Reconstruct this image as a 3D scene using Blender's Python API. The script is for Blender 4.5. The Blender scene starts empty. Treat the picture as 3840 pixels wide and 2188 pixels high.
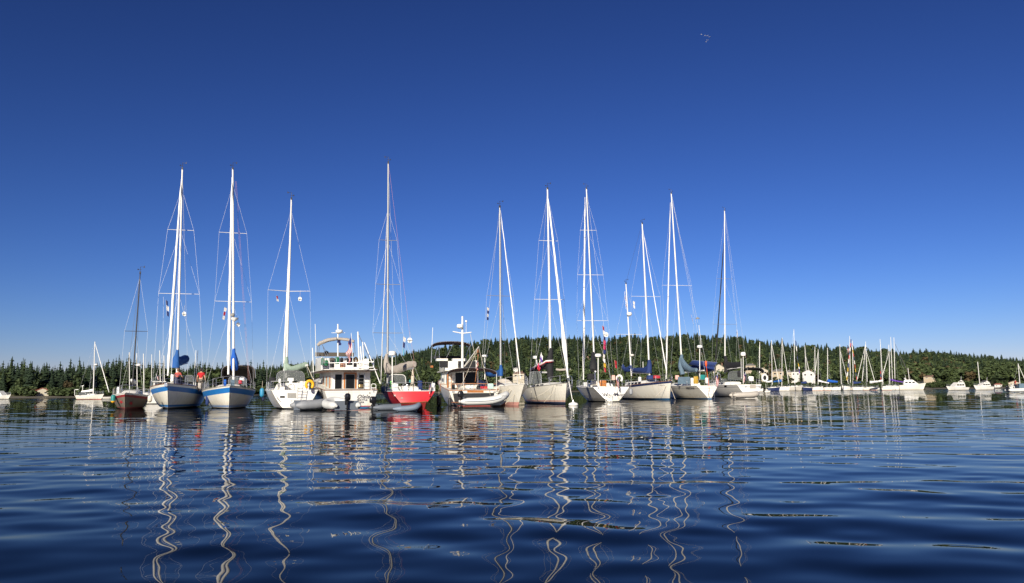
import bpy, math, random
import numpy as np
from mathutils import Vector, Matrix
from mathutils.bvhtree import BVHTree
SC = bpy.context.scene
COL = SC.collection
rad = math.radians
# ---------------------------------------------------------------- camera
CAM_H = 1.1
F, CX, CY = 28 / 36 * 3840, 1920.0, 1094.0
PITCH, ROLL = math.atan((1465 - CY) / F), 0.0087
fw = Vector((0, math.cos(PITCH), math.sin(PITCH)))
up0 = Vector((0, -math.sin(PITCH), math.cos(PITCH)))
rt0 = Vector((1, 0, 0))
rt = rt0 * math.cos(ROLL) - up0 * math.sin(ROLL)
up = up0 * math.cos(ROLL) + rt0 * math.sin(ROLL)
CAM = Vector((0, 0, CAM_H))
cd = bpy.data.cameras.new('camera')
cd.lens, cd.sensor_width, cd.sensor_fit = 28, 36, 'HORIZONTAL'
cd.clip_start, cd.clip_end = 0.1, 12000
cam = bpy.data.objects.new('camera', cd)
COL.objects.link(cam)
cam.matrix_world = Matrix(((rt.x, up.x, -fw.x, 0), (rt.y, up.y, -fw.y, 0), (rt.z, up.z, -fw.z, CAM_H), (0, 0, 0, 1)))
SC.camera = cam
# ---------------------------------------------------------------- sky, sun, exposure
SUN_AZ, SUN_EL = 15.0, 22.0         # degrees to the left of straight behind the camera, and above the horizon
wd = bpy.data.worlds.new('World')
SC.world = wd
wd.use_nodes = True
nt = wd.node_tree
sky = nt.nodes.new('ShaderNodeTexSky')
sky.sky_type = 'NISHITA'
sky.sun_disc = False
sky.sun_elevation = rad(SUN_EL)
sky.sun_rotation = rad(180 + SUN_AZ)
sky.altitude = 0
sky.air_density, sky.dust_density, sky.ozone_density = 0.92, 0.0, 10.0
bg = nt.nodes['Background']
bg.inputs[1].default_value = 0.083
gm = nt.nodes.new('ShaderNodeGamma')            # the deep, contrasty blue of the photograph's sky
gm.inputs['Gamma'].default_value = 1.56
tn = nt.nodes.new('ShaderNodeMix')
tn.data_type, tn.blend_type = 'RGBA', 'MULTIPLY'
tn.inputs['Factor'].default_value = 1
tn.inputs['B'].default_value = (.61, .300, .245, 1)
nt.links.new(sky.outputs[0], gm.inputs['Color'])
nt.links.new(gm.outputs[0], tn.inputs['A'])
nt.links.new(tn.outputs['Result'], bg.inputs[0])
sl = bpy.data.lights.new('sun', 'SUN')
sl.energy, sl.angle, sl.color = 5.0, rad(0.5), (1.0, 0.92, 0.78)
sun = bpy.data.objects.new('sun', sl)
COL.objects.link(sun)
sdir = Vector((-math.sin(rad(SUN_AZ)) * math.cos(rad(SUN_EL)), -math.cos(rad(SUN_AZ)) * math.cos(rad(SUN_EL)), math.sin(rad(SUN_EL))))
sun.rotation_euler = sdir.to_track_quat('Z', 'Y').to_euler()
SC.view_settings.view_transform = 'Standard'
SC.view_settings.look = 'None'
SC.view_settings.exposure = 0.45
SC.view_settings.gamma = 1.0

def ray(px, py): return fw + rt * ((px - CX) / F) + up * ((CY - py) / F)
def P(px, py, Y):
    d = ray(px, py)
    return CAM + d * (Y / d.y)
def on_water(px, py):
    d = ray(px, py)
    return CAM + d * (-CAM_H / d.z)
# ---------------------------------------------------------------- materials
MATS = {}
def mat(name, col, rough=0.45, metal=0.0, var=0.06, scale=3.0, bump=0.0, bscale=20.0, coat=0.0, alpha=1.0, trans=0.0, sheen=0.0):
    if name in MATS: return MATS[name]
    m = bpy.data.materials.new(name)
    m.use_nodes = True
    n, l = m.node_tree.nodes, m.node_tree.links
    b = n['Principled BSDF']
    b.inputs['Roughness'].default_value = rough
    b.inputs['Metallic'].default_value = metal
    b.inputs['Coat Weight'].default_value = coat
    b.inputs['Alpha'].default_value = alpha
    b.inputs['Transmission Weight'].default_value = trans
    tc = n.new('ShaderNodeTexCoord')
    nz = n.new('ShaderNodeTexNoise')
    nz.inputs['Scale'].default_value = scale
    nz.inputs['Detail'].default_value = 5
    l.new(tc.outputs['Object'], nz.inputs['Vector'])
    mx = n.new('ShaderNodeMix')
    mx.data_type = 'RGBA'
    c = Vector(col)
    lo, hi = c * (1 - var * 1.6), c * (1 + var)
    mx.inputs['A'].default_value = (*lo, 1)
    mx.inputs['B'].default_value = (min(hi.x, .95), min(hi.y, .95), min(hi.z, .95), 1)
    l.new(nz.outputs['Fac'], mx.inputs['Factor'])
    if name.startswith('gelcoat'):      # weathering: vertical streaks and a stained band at the waterline
        mp = n.new('ShaderNodeMapping'); mp.inputs['Scale'].default_value = (2.2, 2.2, .25)
        l.new(tc.outputs['Object'], mp.inputs['Vector'])
        sn = n.new('ShaderNodeTexNoise'); sn.inputs['Scale'].default_value = 2.0; sn.inputs['Detail'].default_value = 6
        l.new(mp.outputs[0], sn.inputs['Vector'])
        sx = n.new('ShaderNodeSeparateXYZ'); l.new(tc.outputs['Object'], sx.inputs[0])
        mr = n.new('ShaderNodeMapRange')
        mr.inputs['From Min'].default_value, mr.inputs['From Max'].default_value = .55, .05
        mr.inputs['To Min'].default_value, mr.inputs['To Max'].default_value = .0, .30
        l.new(sx.outputs['Z'], mr.inputs['Value'])
        ad = n.new('ShaderNodeMath'); ad.operation = 'ADD'
        l.new(sn.outputs['Fac'], ad.inputs[0]); l.new(mr.outputs[0], ad.inputs[1])
        m2 = n.new('ShaderNodeMapRange')
        m2.inputs['From Min'].default_value, m2.inputs['From Max'].default_value = .52, .95
        m2.inputs['To Max'].default_value = .75
        l.new(ad.outputs[0], m2.inputs['Value'])
        st = n.new('ShaderNodeMix'); st.data_type, st.blend_type = 'RGBA', 'MULTIPLY'
        st.inputs['B'].default_value = (.74, .66, .50, 1)
        l.new(m2.outputs[0], st.inputs['Factor']); l.new(mx.outputs['Result'], st.inputs['A'])
        mx = st
    l.new(mx.outputs['Result'], b.inputs['Base Color'])
    if bump:
        bz = n.new('ShaderNodeTexNoise')
        bz.inputs['Scale'].default_value = bscale
        bz.inputs['Detail'].default_value = 4
        l.new(tc.outputs['Object'], bz.inputs['Vector'])
        bp = n.new('ShaderNodeBump')
        bp.inputs['Strength'].default_value = bump
        bp.inputs['Distance'].default_value = 0.05
        l.new(bz.outputs['Fac'], bp.inputs['Height'])
        l.new(bp.outputs[0], b.inputs['Normal'])
    MATS[name] = m
    return m
WHITE = mat('gelcoat_white', (.75, .73, .685), .28, var=.05, scale=1.3, coat=.3)
CREAM = mat('gelcoat_cream', (.76, .725, .64), .30, var=.07, scale=1.1, coat=.3)
GREYH = mat('gelcoat_grey', (.50, .47, .42), .35, var=.08, scale=1.2)
DECKW = mat('deck_white', (.72, .70, .65), .6, var=.08)
RED = mat('gelcoat_red', (.56, .025, .035), .42, var=.10, scale=1.5)
MAROON = mat('paint_maroon', (.20, .02, .02), .4)
REDST = mat('stripe_red', (.50, .03, .04), .4)
BLUEST = mat('stripe_blue', (.02, .17, .48), .35, var=.08)
NAVY = mat('stripe_navy', (.02, .03, .09), .35)
ANTIF = mat('antifouling_black', (.02, .022, .025), .7)
ANTIFR = mat('antifouling_red', (.34, .05, .04), .7)
ANTIFP = mat('antifouling_pink', (.62, .30, .25), .7)
ANTIFB = mat('antifouling_blue', (.02, .10, .22), .7)
ALU = mat('mast_white', (.72, .70, .66), .35, var=.04)
ALUG = mat('mast_aluminium', (.34, .34, .34), .4, metal=.4, var=.05)
ALUD = mat('mast_dark', (.035, .033, .033), .4)
STEEL = mat('stainless_steel', (.66, .66, .66), .25, metal=.85, var=.03)
WIRE = mat('rigging_wire', (.66, .66, .66), .4, metal=.25, var=.03)
WIRED = mat('rigging_dark', (.10, .09, .09), .5)
WIRER = mat('rigging_red', (.45, .22, .20), .6)
SAILW = mat('sail_white', (.82, .80, .76), .7, var=.05, scale=6, bump=.5, bscale=7)
SAILG = mat('sail_grey', (.55, .55, .54), .7, var=.06, scale=6, bump=.5, bscale=7)
SAILK = mat('sail_black', (.018, .018, .020), .7, bump=.4, bscale=7)
CB = mat('canvas_blue', (.008, .10, .46), .8, var=.15, bump=.5, bscale=9)
CB2 = mat('canvas_pacific', (.010, .085, .30), .8, var=.15, bump=.5, bscale=9)
CNV = mat('canvas_navy', (.010, .030, .13), .8, var=.2, bump=.5, bscale=9)
CGR = mat('canvas_sage', (.26, .34, .27), .8, var=.12, bump=.5, bscale=9)
CTAN = mat('canvas_taupe', (.36, .32, .28), .85, var=.12, bump=.6, bscale=9)
CBG = mat('canvas_slate', (.10, .155, .21), .8, var=.15, bump=.5, bscale=9)
CK = mat('canvas_black', (.012, .012, .015), .85, var=.2, bump=.4, bscale=9)
CBR = mat('canvas_brown', (.09, .075, .06), .85, var=.15, bump=.4, bscale=9)
CGY = mat('canvas_grey', (.27, .26, .24), .8, var=.1, bump=.4, bscale=9)
CMAR = mat('canvas_burgundy', (.035, .012, .014), .85, var=.2, bump=.4, bscale=9)
GLASS = mat('window_dark', (.010, .011, .012), .22, var=.1)
GLASS.node_tree.nodes['Principled BSDF'].inputs['Specular IOR Level'].default_value = .18
VINYL = mat('clear_vinyl', (.12, .13, .13), .12, alpha=.55)
CURT = mat('curtained_window', (.50, .54, .52), .35, var=.12, scale=9)
TEAK = mat('varnished_teak', (.42, .15, .035), .35, var=.2, scale=5, coat=.4)
TEAKD = mat('dark_teak', (.22, .08, .03), .45, var=.2, scale=5)
RUB = mat('black_rubber', (.018, .018, .02), .55)
PVCG = mat('inflatable_grey', (.26, .27, .29), .5, var=.08, scale=2, bump=.15, bscale=4)
PVCW = mat('inflatable_white', (.62, .62, .60), .42, var=.06, scale=2, bump=.1, bscale=4)
PVCD = mat('inflatable_dark', (.13, .15, .18), .55, var=.12, scale=2, bump=.2, bscale=4)
PVCT = mat('inflatable_tan', (.46, .42, .37), .6, var=.1, scale=2, bump=.35, bscale=5)
MOTOR = mat('outboard_black', (.012, .012, .014), .25)
YEL = mat('buoy_yellow', (.85, .42, .01), .5)
ORG = mat('buoy_orange', (.75, .10, .02), .5)
GREEN = mat('green_plastic', (.01, .12, .05), .5)
LIME = mat('lime_plastic', (.10, .55, .05), .5)
TEAL = mat('teal_plastic', (.01, .20, .19), .5)
WPL = mat('white_plastic', (.80, .79, .75), .4)
ROPE = mat('rope_pale', (.55, .48, .38), .9)
FRED = mat('flag_red', (.42, .02, .035), .8)
FBLU = mat('flag_blue', (.02, .03, .14), .8)
FWHT = mat('flag_white', (.66, .64, .62), .8)
FPNK = mat('flag_pink', (.48, .04, .13), .8)
FYEL = mat('flag_yellow', (.55, .36, .03), .8)
FPUR = mat('flag_purple', (.12, .04, .34), .8)
INK = mat('lettering_dark', (.03, .03, .05), .5)
INKR = mat('lettering_red', (.45, .05, .05), .5)
SKIN = mat('skin', (.50, .27, .18), .6)
SHIRT = mat('red_cotton', (.44, .010, .015), .85)
PLAID = mat('red_white_cotton', (.48, .09, .07), .85, var=.5, scale=14)
TROUS = mat('grey_cotton', (.14, .12, .10), .9)
NAVYC = mat('navy_cotton', (.012, .016, .045), .9)
HAIR = mat('dark_hair', (.025, .016, .012), .8)
HAIRG = mat('brown_hair', (.16, .10, .06), .8)
# ---------------------------------------------------------------- mesh builder
def V(*a): return Vector(a)
class MB:
    def __init__(s): s.v, s.f, s.m = [], [], []
    def add(s, vs, fs, mi=0):
        o = len(s.v)
        s.v += [tuple(v) for v in vs]
        s.f += [tuple(i + o for i in f) for f in fs]
        s.m += [mi] * len(fs)
        return s
    def hexa(s, p, mi=0):   # 8 points: bottom ring then top ring
        return s.add(p, [(3, 2, 1, 0), (4, 5, 6, 7), (0, 1, 5, 4), (1, 2, 6, 5), (2, 3, 7, 6), (3, 0, 4, 7)], mi)
    def box(s, x0, x1, y0, y1, z0, z1, mi=0, tx=0, ty=0, tx1=None):
        if tx1 is None: tx1 = tx
        return s.hexa([(x0, y0, z0), (x1, y0, z0), (x1, y1, z0), (x0, y1, z0),
                       (x0 + tx, y0 + ty, z1), (x1 - tx1, y0 + ty, z1), (x1 - tx1, y1 - ty, z1), (x0 + tx, y1 - ty, z1)], mi)
    def tube(s, pts, r, n=6, mi=0, cap=True):
        pts = [Vector(p) for p in pts]
        rs = r if isinstance(r, (list, tuple)) else [r] * len(pts)
        rings, A = [], None
        for i, p in enumerate(pts):
            t = (pts[min(i + 1, len(pts) - 1)] - pts[max(i - 1, 0)]).normalized()
            if A is None: A = t.orthogonal().normalized()
            else:
                A = A - t * A.dot(t)
                A = A.normalized() if A.length > 1e-6 else t.orthogonal().normalized()
            Bv = t.cross(A)
            rings.append([p + (A * math.cos(2 * math.pi * k / n) + Bv * math.sin(2 * math.pi * k / n)) * rs[i] for k in range(n)])
        return s.loft(rings, mi, cap)
    def loft(s, rings, mi=0, cap=True):
        n = len(rings[0])
        vs = [p for r in rings for p in r]
        fs = []
        for i in range(len(rings) - 1):
            for k in range(n):
                a, b = i * n + k, i * n + (k + 1) % n
                fs.append((a, b, b + n, a + n))
        if cap:
            fs.append(tuple(range(n - 1, -1, -1)))
            fs.append(tuple((len(rings) - 1) * n + k for k in range(n)))
        return s.add(vs, fs, mi)
    def strip(s, A, B, mi=0):
        n = len(A)
        return s.add(list(A) + list(B), [(i, i + 1, n + i + 1, n + i) for i in range(n - 1)], mi)
    def ball(s, c, rx, ry=None, rz=None, nu=12, nv=7, mi=0):
        ry = rx if ry is None else ry
        rz = rx if rz is None else rz
        c = Vector(c)
        rings = []
        for j in range(nv + 1):
            a = math.pi * (j / nv - .5) * .995
            rings.append([c + V(rx * math.cos(a) * math.cos(2 * math.pi * k / nu), ry * math.cos(a) * math.sin(2 * math.pi * k / nu), rz * math.sin(a)) for k in range(nu)])
        return s.loft(rings, mi)
    def lathe(s, c, prof, n=14, mi=0, ax=(0, 0, 1)):
        ax = Vector(ax).normalized()
        A = ax.orthogonal().normalized()
        Bv = ax.cross(A)
        c = Vector(c)
        return s.loft([[c + ax * z + (A * math.cos(2 * math.pi * k / n) + Bv * math.sin(2 * math.pi * k / n)) * max(r, .001) for k in range(n)] for r, z in prof], mi)
    def prism(s, poly, vec, mi=0):
        vec = Vector(vec)
        n = len(poly)
        vs = [Vector(p) for p in poly] + [Vector(p) + vec for p in poly]
        return s.add(vs, [tuple(range(n - 1, -1, -1)), tuple(range(n, 2 * n))] + [(i, (i + 1) % n, n + (i + 1) % n, n + i) for i in range(n)], mi)
    def build(s, name, mats, parent=None, label=None, angle=38):
        me = bpy.data.meshes.new(name)
        me.from_pydata(s.v, [], s.f)
        mats = mats if isinstance(mats, (list, tuple)) else [mats]
        for m in mats: me.materials.append(m)
        if len(mats) > 1: me.polygons.foreach_set('material_index', s.m)
        me.polygons.foreach_set('use_smooth', [True] * len(s.f))
        me.set_sharp_from_angle(angle=rad(angle))
        me.update()
        o = bpy.data.objects.new(name, me)
        COL.objects.link(o)
        if parent: o.parent = parent
        if label: o['label'] = label
        return o
def tag(o, label, cat=None, group=None, kind=None):
    o['label'] = label
    if cat: o['category'] = cat
    if group: o['group'] = group
    if kind: o['kind'] = kind
    return o
def empty(name, loc, label, cat, group=None, rz=0):
    o = bpy.data.objects.new(name, None)
    o.empty_display_size = .3
    COL.objects.link(o)
    o.location, o.rotation_euler = loc, (0, 0, rz)
    return tag(o, label, cat, group)
def text_mesh(body, size, shear=0, offset=0.0, spacing=1.0):
    cu = bpy.data.curves.new('t', 'FONT')
    cu.body, cu.size, cu.shear, cu.offset, cu.space_character = body, size, shear, offset, spacing
    cu.align_x, cu.align_y = 'CENTER', 'CENTER'
    cu.resolution_u = 3
    o = bpy.data.objects.new('t', cu)
    COL.objects.link(o)
    bpy.context.view_layer.update()
    me = bpy.data.meshes.new_from_object(o.evaluated_get(bpy.context.evaluated_depsgraph_get()))
    bpy.data.objects.remove(o)
    bpy.data.curves.remove(cu)
    return me
# ---------------------------------------------------------------- a floating thing seen at (px, wy) on the water
class Craft:
    def __init__(s, name, label, cat, px, wy, axis, bowto, L, ax_off, group=None, Y=None):
        w = on_water(px, wy) if Y is None else P(px, 1465, Y)
        s.Y = w.y
        s.m = s.Y / F
        away = V(math.sin(rad(axis)), math.cos(rad(axis)), 0)
        bow = -away if bowto else away
        s.psi = math.atan2(bow.y, bow.x)
        s.R = Matrix.Rotation(s.psi, 3, 'Z')
        s.Ri = s.R.inverted()
        o = w - s.R @ V(ax_off, 0, 0)
        s.O = V(o.x, o.y, 0)
        s.L, s.bowto = L, bowto
        s.root = empty(name, s.O, label, cat, group, s.psi)
    def loc(s, px, py, dY=0.0): return s.Ri @ (P(px, py, s.Y + dY) - s.O)
    def part(s, name, mb, mats, parent=None, label=None, angle=38): return mb.build(name, mats, parent or s.root, label, angle)
    def pole(s, name, a, b, r, m, parent=None, r1=None, n=7):
        return s.part(name, MB().tube([a, b], [r, r if r1 is None else r1], n), m, parent)
    # hull: rows = list of (kind, z, material) upwards; 'w' absolute height, 's' relative to the sheer
    def hull(s, B, fbow, fstern, rows, mats, ts=.75, ob=1.0, osn=.5, d=.35, dip=.10, pb=2.2, em=.36, eb=.9, tm=.42, fill=5, deckm=None, rail=None, tmat=None, name='hull', curve=0.0, es=None):
        L = s.L
        s.hp = (B, fbow, fstern, ts, ob, osn, d, dip, pb, em, eb, tm)
        n = 27
        T = [1 - (1 - i / (n - 1)) ** 1.25 for i in range(n)]
        zs = lambda t: fstern * (1 - t) + fbow * t - dip * 4 * t * (1 - t)
        def hb(t):
            if t < tm: return B / 2 * (1 - (1 - ts) * ((tm - t) / tm) ** 2)
            return B / 2 * max(0.0, 1 - ((t - tm) / (1 - tm)) ** pb)
        def pt(t, z, sd):
            sh = zs(t)
            u = max(0.0, (z + d) / (sh + d))
            q = max(0, (t - .5) / .5)
            e = em + (eb - em) * q * q * (3 - 2 * q)
            if es and t < .45: e += (es - em) * (1 - t / .45) ** 1.6
            y = max(hb(t) * u ** e, .015)
            xw, xd = -L / 2 + osn + (L - osn - ob) * t, -L / 2 + L * t
            k = max(-.4, z / sh)
            return V(xw + (xd - xw) * k - curve * (1 - t) ** 6 * (y / (B / 2)) ** 2 * -1, sd * y, z)
        s.pt, s.zs = pt, zs
        def rowz(t):
            out = [-d]
            for i, (k, z, mi) in enumerate(rows): out.append(z if k == 'w' else zs(t) + z)
            return out
        nb = len(rows)
        big = max(range(nb), key=lambda i: rowz(.5)[i + 1] - max(rowz(.5)[i], 0))
        def full(t):
            z = rowz(t)
            out, mi = [z[0]], []
            for i in range(nb):
                k = fill if i == big else 1
                for j in range(1, k + 1):
                    out.append(z[i] + (z[i + 1] - z[i]) * j / k)
                    mi.append(rows[i][2])
            return out, mi
        mb = MB()
        for sd in (1, -1):
            grid = [[pt(t, z, sd) for z in full(t)[0]] for t in T]
            mi = full(.5)[1]
            for j in range(len(mi)):
                A, Bc = [g[j] for g in grid], [g[j + 1] for g in grid]
                if sd == 1: mb.strip(A, Bc, mi[j])
                else: mb.strip(Bc, A, mi[j])
        for j in range(len(mi)):
            zz = full(0)[0]
            a, b = pt(0, zz[j], 1), pt(0, zz[j + 1], 1)
            c, e = pt(0, zz[j + 1], -1), pt(0, zz[j], -1)
            k = 6
            A = [a.lerp(e, i / k) + V(-curve * (1 - (2 * i / k - 1) ** 2), 0, 0) for i in range(k + 1)]
            Bc = [b.lerp(c, i / k) + V(-curve * (1 - (2 * i / k - 1) ** 2), 0, 0) for i in range(k + 1)]
            mb.strip(A, Bc, mi[j] if tmat is None or mi[j] != rows[big][2] else tmat)
        s.ho = s.part(name, mb, mats, angle=30)
        s.bvh = BVHTree.FromPolygons([Vector(v) for v in mb.v], mb.f)
        dk = MB()
        rows3 = []
        for t in T:
            a, b = pt(t, zs(t), 1), pt(t, zs(t), -1)
            a, b = a + V(0, 0, -.015), b + V(0, 0, -.015)
            rows3.append((a, a.lerp(b, .5) + V(0, 0, .05), b))
        for j in range(2): dk.strip([r[j + 1] for r in rows3], [r[j] for r in rows3])
        s.deck = s.part('deck', dk, deckm or DECKW)
        if rail:
            rb = MB()
            for sd in (1, -1): rb.tube([pt(t, zs(t), sd) + V(0, 0, .02) for t in T], .028, 5)
            rb.tube([pt(0, zs(0), 1) + V(0, 0, .02), pt(0, zs(0), 0) + V(-curve, 0, .02), pt(0, zs(0), -1) + V(0, 0, .02)], .028, 5)
            s.part('toe_rail', rb, rail)
        return s.ho
    def edge(s, t, sd, dz=0.0): return s.pt(t, s.zs(t), sd) + V(0, 0, dz)
    def guard(s, t0, t1, n=6, h=.58, m=None):
        for sd in (1, -1):
            mb = MB()
            T = [t0 + (t1 - t0) * i / (n - 1) for i in range(n)]
            base = [s.edge(t, sd, 0) - V(0, sd * .05, 0) for t in T]
            for b in base: mb.tube([b, b + V(0, 0, h)], .013, 5)
            for k in (1, .55): mb.tube([b + V(0, 0, h * k) for b in base], .008, 4)
            s.part('guard_rail', mb, m or STEEL)
    def pulpit(s, h=.62, back=1.5, m=None):
        mb = MB()
        t1 = 1 - back / s.L
        top = [s.edge(t1, 1, h), s.edge(1 - .35 * back / s.L, 1, h + .02), s.edge(1, 0, h + .03), s.edge(1 - .35 * back / s.L, -1, h + .02), s.edge(t1, -1, h)]
        mid = [p - V(0, 0, h * .5) for p in top]
        mb.tube(top, .017, 6)
        mb.tube(mid, .012, 5)
        for i in (0, 1, 3, 4): mb.tube([top[i], top[i] - V(0, 0, h)], .015, 5)
        s.part('pulpit', mb, m or STEEL)
    def pushpit(s, h=.62, fwd=1.3, m=None, gap=False):
        mb = MB()
        t1 = fwd / s.L
        for sd in (1, -1):
            a = [s.edge(t1, sd, h), s.edge(.03, sd, h), s.edge(0.005, sd * 1, h) * 1.0]
            a[2].y *= .35 if gap else .0
            mb.tube(a, .017, 6)
            mb.tube([p - V(0, 0, h * .5) for p in a], .012, 5)
            for p in a: mb.tube([p, p - V(0, 0, h)], .015, 5)
        s.part('pushpit', mb, m or STEEL)
    def trunk(s, t0, t1, w0, w1, h0, h1, m=None, win=2, slope=.5, name='cabin', wm=None):
        x0, x1 = -s.L / 2 + s.L * t0, -s.L / 2 + s.L * t1
        z0, z1 = s.zs(t0), s.zs(t1)
        mb = MB()
        n = 7
        rings = []
        for i in range(n + 1):
            k = i / n
            x, w, h, z = x0 + (x1 - x0) * k, w0 + (w1 - w0) * k, h0 + (h1 - h0) * k, z0 + (z1 - z0) * k
            if i == 0: x, h = x, h
            if i == n: h *= .35
            rings.append([(x, w, z - .05), (x, w * .86, z + h * .86), (x, w * .6, z + h), (x, 0, z + h * 1.05), (x, -w * .6, z + h), (x, -w * .86, z + h * .86), (x, -w, z - .05)])
        mb.loft(rings)
        o = s.part(name, mb, m or DECKW, angle=35)
        for sd in (1, -1):
            for i in range(win):
                k0, k1 = .12 + .62 * i / win, .12 + .62 * (i + .8) / win
                q = []
                for k, zz in ((k0, .30), (k1, .30), (k1, .72), (k0, .72)):
                    x, w, h, z = x0 + (x1 - x0) * k, w0 + (w1 - w0) * k, h0 + (h1 - h0) * k, z0 + (z1 - z0) * k
                    yy = w - (w * .14) * (zz * h + .05) / (h * .86 + .05)
                    q.append(V(x, sd * (yy + .004), z + zz * h))
                s.part('window', MB().prism(q, (0, sd * .012, 0)), wm or GLASS, o)
        return o
    # a pixel-placed box: the picture rectangle at depth dY, running `ln` metres forward
    def bx(s, mb, x0, y0, x1, y1, dY, ln, mi=0, taper=0.0, xp=None):
        a, b = s.loc(x0, y1, dY), s.loc(x1, y0, dY)
        xa = (a.x + b.x) / 2 if xp is None else xp
        y0_, y1_ = min(a.y, b.y), max(a.y, b.y)
        z0_, z1_ = min(a.z, b.z), max(a.z, b.z)
        mb.box(min(xa, xa + ln), max(xa, xa + ln), y0_, y1_, z0_, z1_, mi, tx=taper)
        return mb
    def rig(s, base, top, dY, r=.09, m=None, spr=(), topf=1.0, chain=None, chx=-.15, sweep=0.0, rise=0.0, lowers=True, wm=None, vane=True, dYt=None, rt_=None, wr=.0075, sm=None):
        a, b = s.loc(base[0], base[1], dY), s.loc(top[0], top[1], dY if dYt is None else dYt)
        m = m or ALU
        r *= .82
        ms = s.part('mast', MB().tube([a, a.lerp(b, .6), b], [r, r * .97, r * .72 if rt_ is None else rt_], 10), m)
        s.mast, s.ma, s.mb_ = ms, a, b
        at = lambda f: a.lerp(b, f)
        tips = []
        for sp in sorted(spr):          # from the masthead down
            py, x0, x1 = sp
            f = (base[1] - py) / (base[1] - top[1])
            hw = (x1 - x0) / 2 * (s.Y + dY) / F
            c = at(f)
            tp = {}
            for sd in (1, -1):
                tp[sd] = c + V(-sweep * hw, sd * hw, rise)
                s.part('spreader', MB().tube([c, tp[sd]], [.024, .017], 6), sm or m, ms)
            tips.append((f, c, tp))
        t = at(topf)
        for sd in (1, -1):
            hw = chain if chain else (tips[-1][2][1] - tips[-1][1]).length * 1.04 if tips else 1.2
            cp = V(a.x + chx, sd * hw, s.zs(min(max((a.x + s.L / 2) / s.L, 0), 1)))
            ln = MB()
            ln.tube([t] + [x[2][sd] for x in tips] + [cp], wr, 4)
            s.part('shroud', ln, wm or WIRE)
            if lowers:
                for i, x in enumerate(tips):
                    q = tips[i + 1][2][sd] if i + 1 < len(tips) else cp + V(.1 if i else -.35, 0, 0)
                    s.part('shroud', MB().tube([x[1] + V(0, 0, -.08), q], wr * .9, 4), wm or WIRE)
        if vane:
            q = MB()
            q.tube([b, b + V(0, 0, .42)], .014, 5)
            q.tube([b + V(0, -.02, .42), b + V(0, .24, .44)], .012, 5)
            q.prism([b + V(0, .2, .38), b + V(0, .3, .36), b + V(0, .3, .54)], (.012, 0, 0))
            q.tube([b + V(0, -.16, .20), b + V(0, .10, .22)], .012, 5)
            q.ball(b + V(0, -.16, .22), .05, nu=8, nv=5)
            q.box(b.x - .10, b.x + .10, b.y - .05, b.y + .05, b.z - .12, b.z + .05)
            s.part('wind_vane', q, ALUD, ms)
        return ms
    def furl(s, a, b, r=.085, m=None, name='furled_sail', bulge=None, seed=1):
        rd = random.Random(seed)
        n = 26
        pts, rs = [], []
        for i in range(n + 1):
            k = i / n
            p = a.lerp(b, k)
            pts.append(p + V(rd.uniform(-.012, .012), rd.uniform(-.012, .012), 0))
            q = .88 * r * (1.12 - .55 * k) * rd.uniform(.92, 1.08)
            if k < .04: q *= .55
            if k > .96: q *= .4
            if bulge:
                for c, w, am in bulge: q *= 1 + am * math.exp(-((k - c) / w) ** 2)
            rs.append(q)
        return s.part(name, MB().tube(pts, rs, 9), m or SAILW)
    def wire(s, name, pts, m=None, r=.010, parent=None):
        return s.part(name, MB().tube(pts, r, 4), m or WIRE, parent)
    # cloth sleeve through picture points: (px, py, dY, half width px, half height px)
    def sleeve(s, mb, pts, n=12, seed=0, wr=.10, mi=0):
        rd = random.Random(seed)
        C, H = [], []
        dense = []
        for i in range(len(pts) - 1):
            for k in range(3):
                dense.append(tuple(p + (q - p) * k / 3 for p, q in zip(pts[i], pts[i + 1])))
        dense.append(pts[-1])
        C = [s.loc(p[0], p[1], p[2]) for p in dense]
        rings = []
        A0 = None
        for i, c in enumerate(C):
            t = (C[min(i + 1, len(C) - 1)] - C[max(i - 1, 0)]).normalized()
            if abs(t.z) > .8: A = V(0, 1, 0) - t * t.y
            else: A = t.cross(V(0, 0, 1))
            A.normalize()
            if A0 is not None and A.dot(A0) < 0: A = -A
            A0 = A
            Bv = t.cross(A).normalized()
            if Bv.z < 0 and abs(t.z) <= .8: Bv = -Bv
            m = (s.Y + dense[i][2]) / F
            w, h = dense[i][3] * m, dense[i][4] * m
            rings.append([c + (A * w * math.cos(2 * math.pi * k / n) + Bv * h * math.sin(2 * math.pi * k / n)) * (1 + wr * rd.uniform(-1, 1)) for k in range(n)])
        if (rings[0][1] - rings[0][0]).cross(rings[1][0] - rings[0][0]).dot(rings[0][0] - C[0]) < 0: rings = [r[::-1] for r in rings]
        mb.loft(rings, mi)
        return mb
    def hit(s, px, py):
        o = s.Ri @ (CAM - s.O)
        d = (s.Ri @ ray(px, py)).normalized()
        h = s.bvh.ray_cast(o, d)
        return (h[0], h[1]) if h[0] is not None else (None, None)
    def letter(s, body, px, py, hpx, m=None, shear=0, offset=0.0, spacing=1.0, name='lettering', bvh=None, sx=1.0):
        loc, nr = s.hit(px, py)
        if loc is None:
            print('letter missed', body)
            return None
        view = s.Ri @ ray(px, py).normalized()
        if nr.dot(view) > 0: nr = -nr
        X = V(0, 0, 1).cross(nr).normalized()
        Z = nr.cross(X).normalized()
        me = text_mesh(body, hpx * s.m * 1.4, shear, offset, spacing)
        for v in me.vertices:
            p = loc + X * v.co.x * sx + Z * v.co.y
            h = s.bvh.ray_cast(p + nr * .6, -nr)
            v.co = (h[0] if h[0] is not None else p) + nr * .012
        me.materials.append(m or INK)
        o = bpy.data.objects.new(name, me)
        COL.objects.link(o)
        o.parent = s.root
        return o
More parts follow.
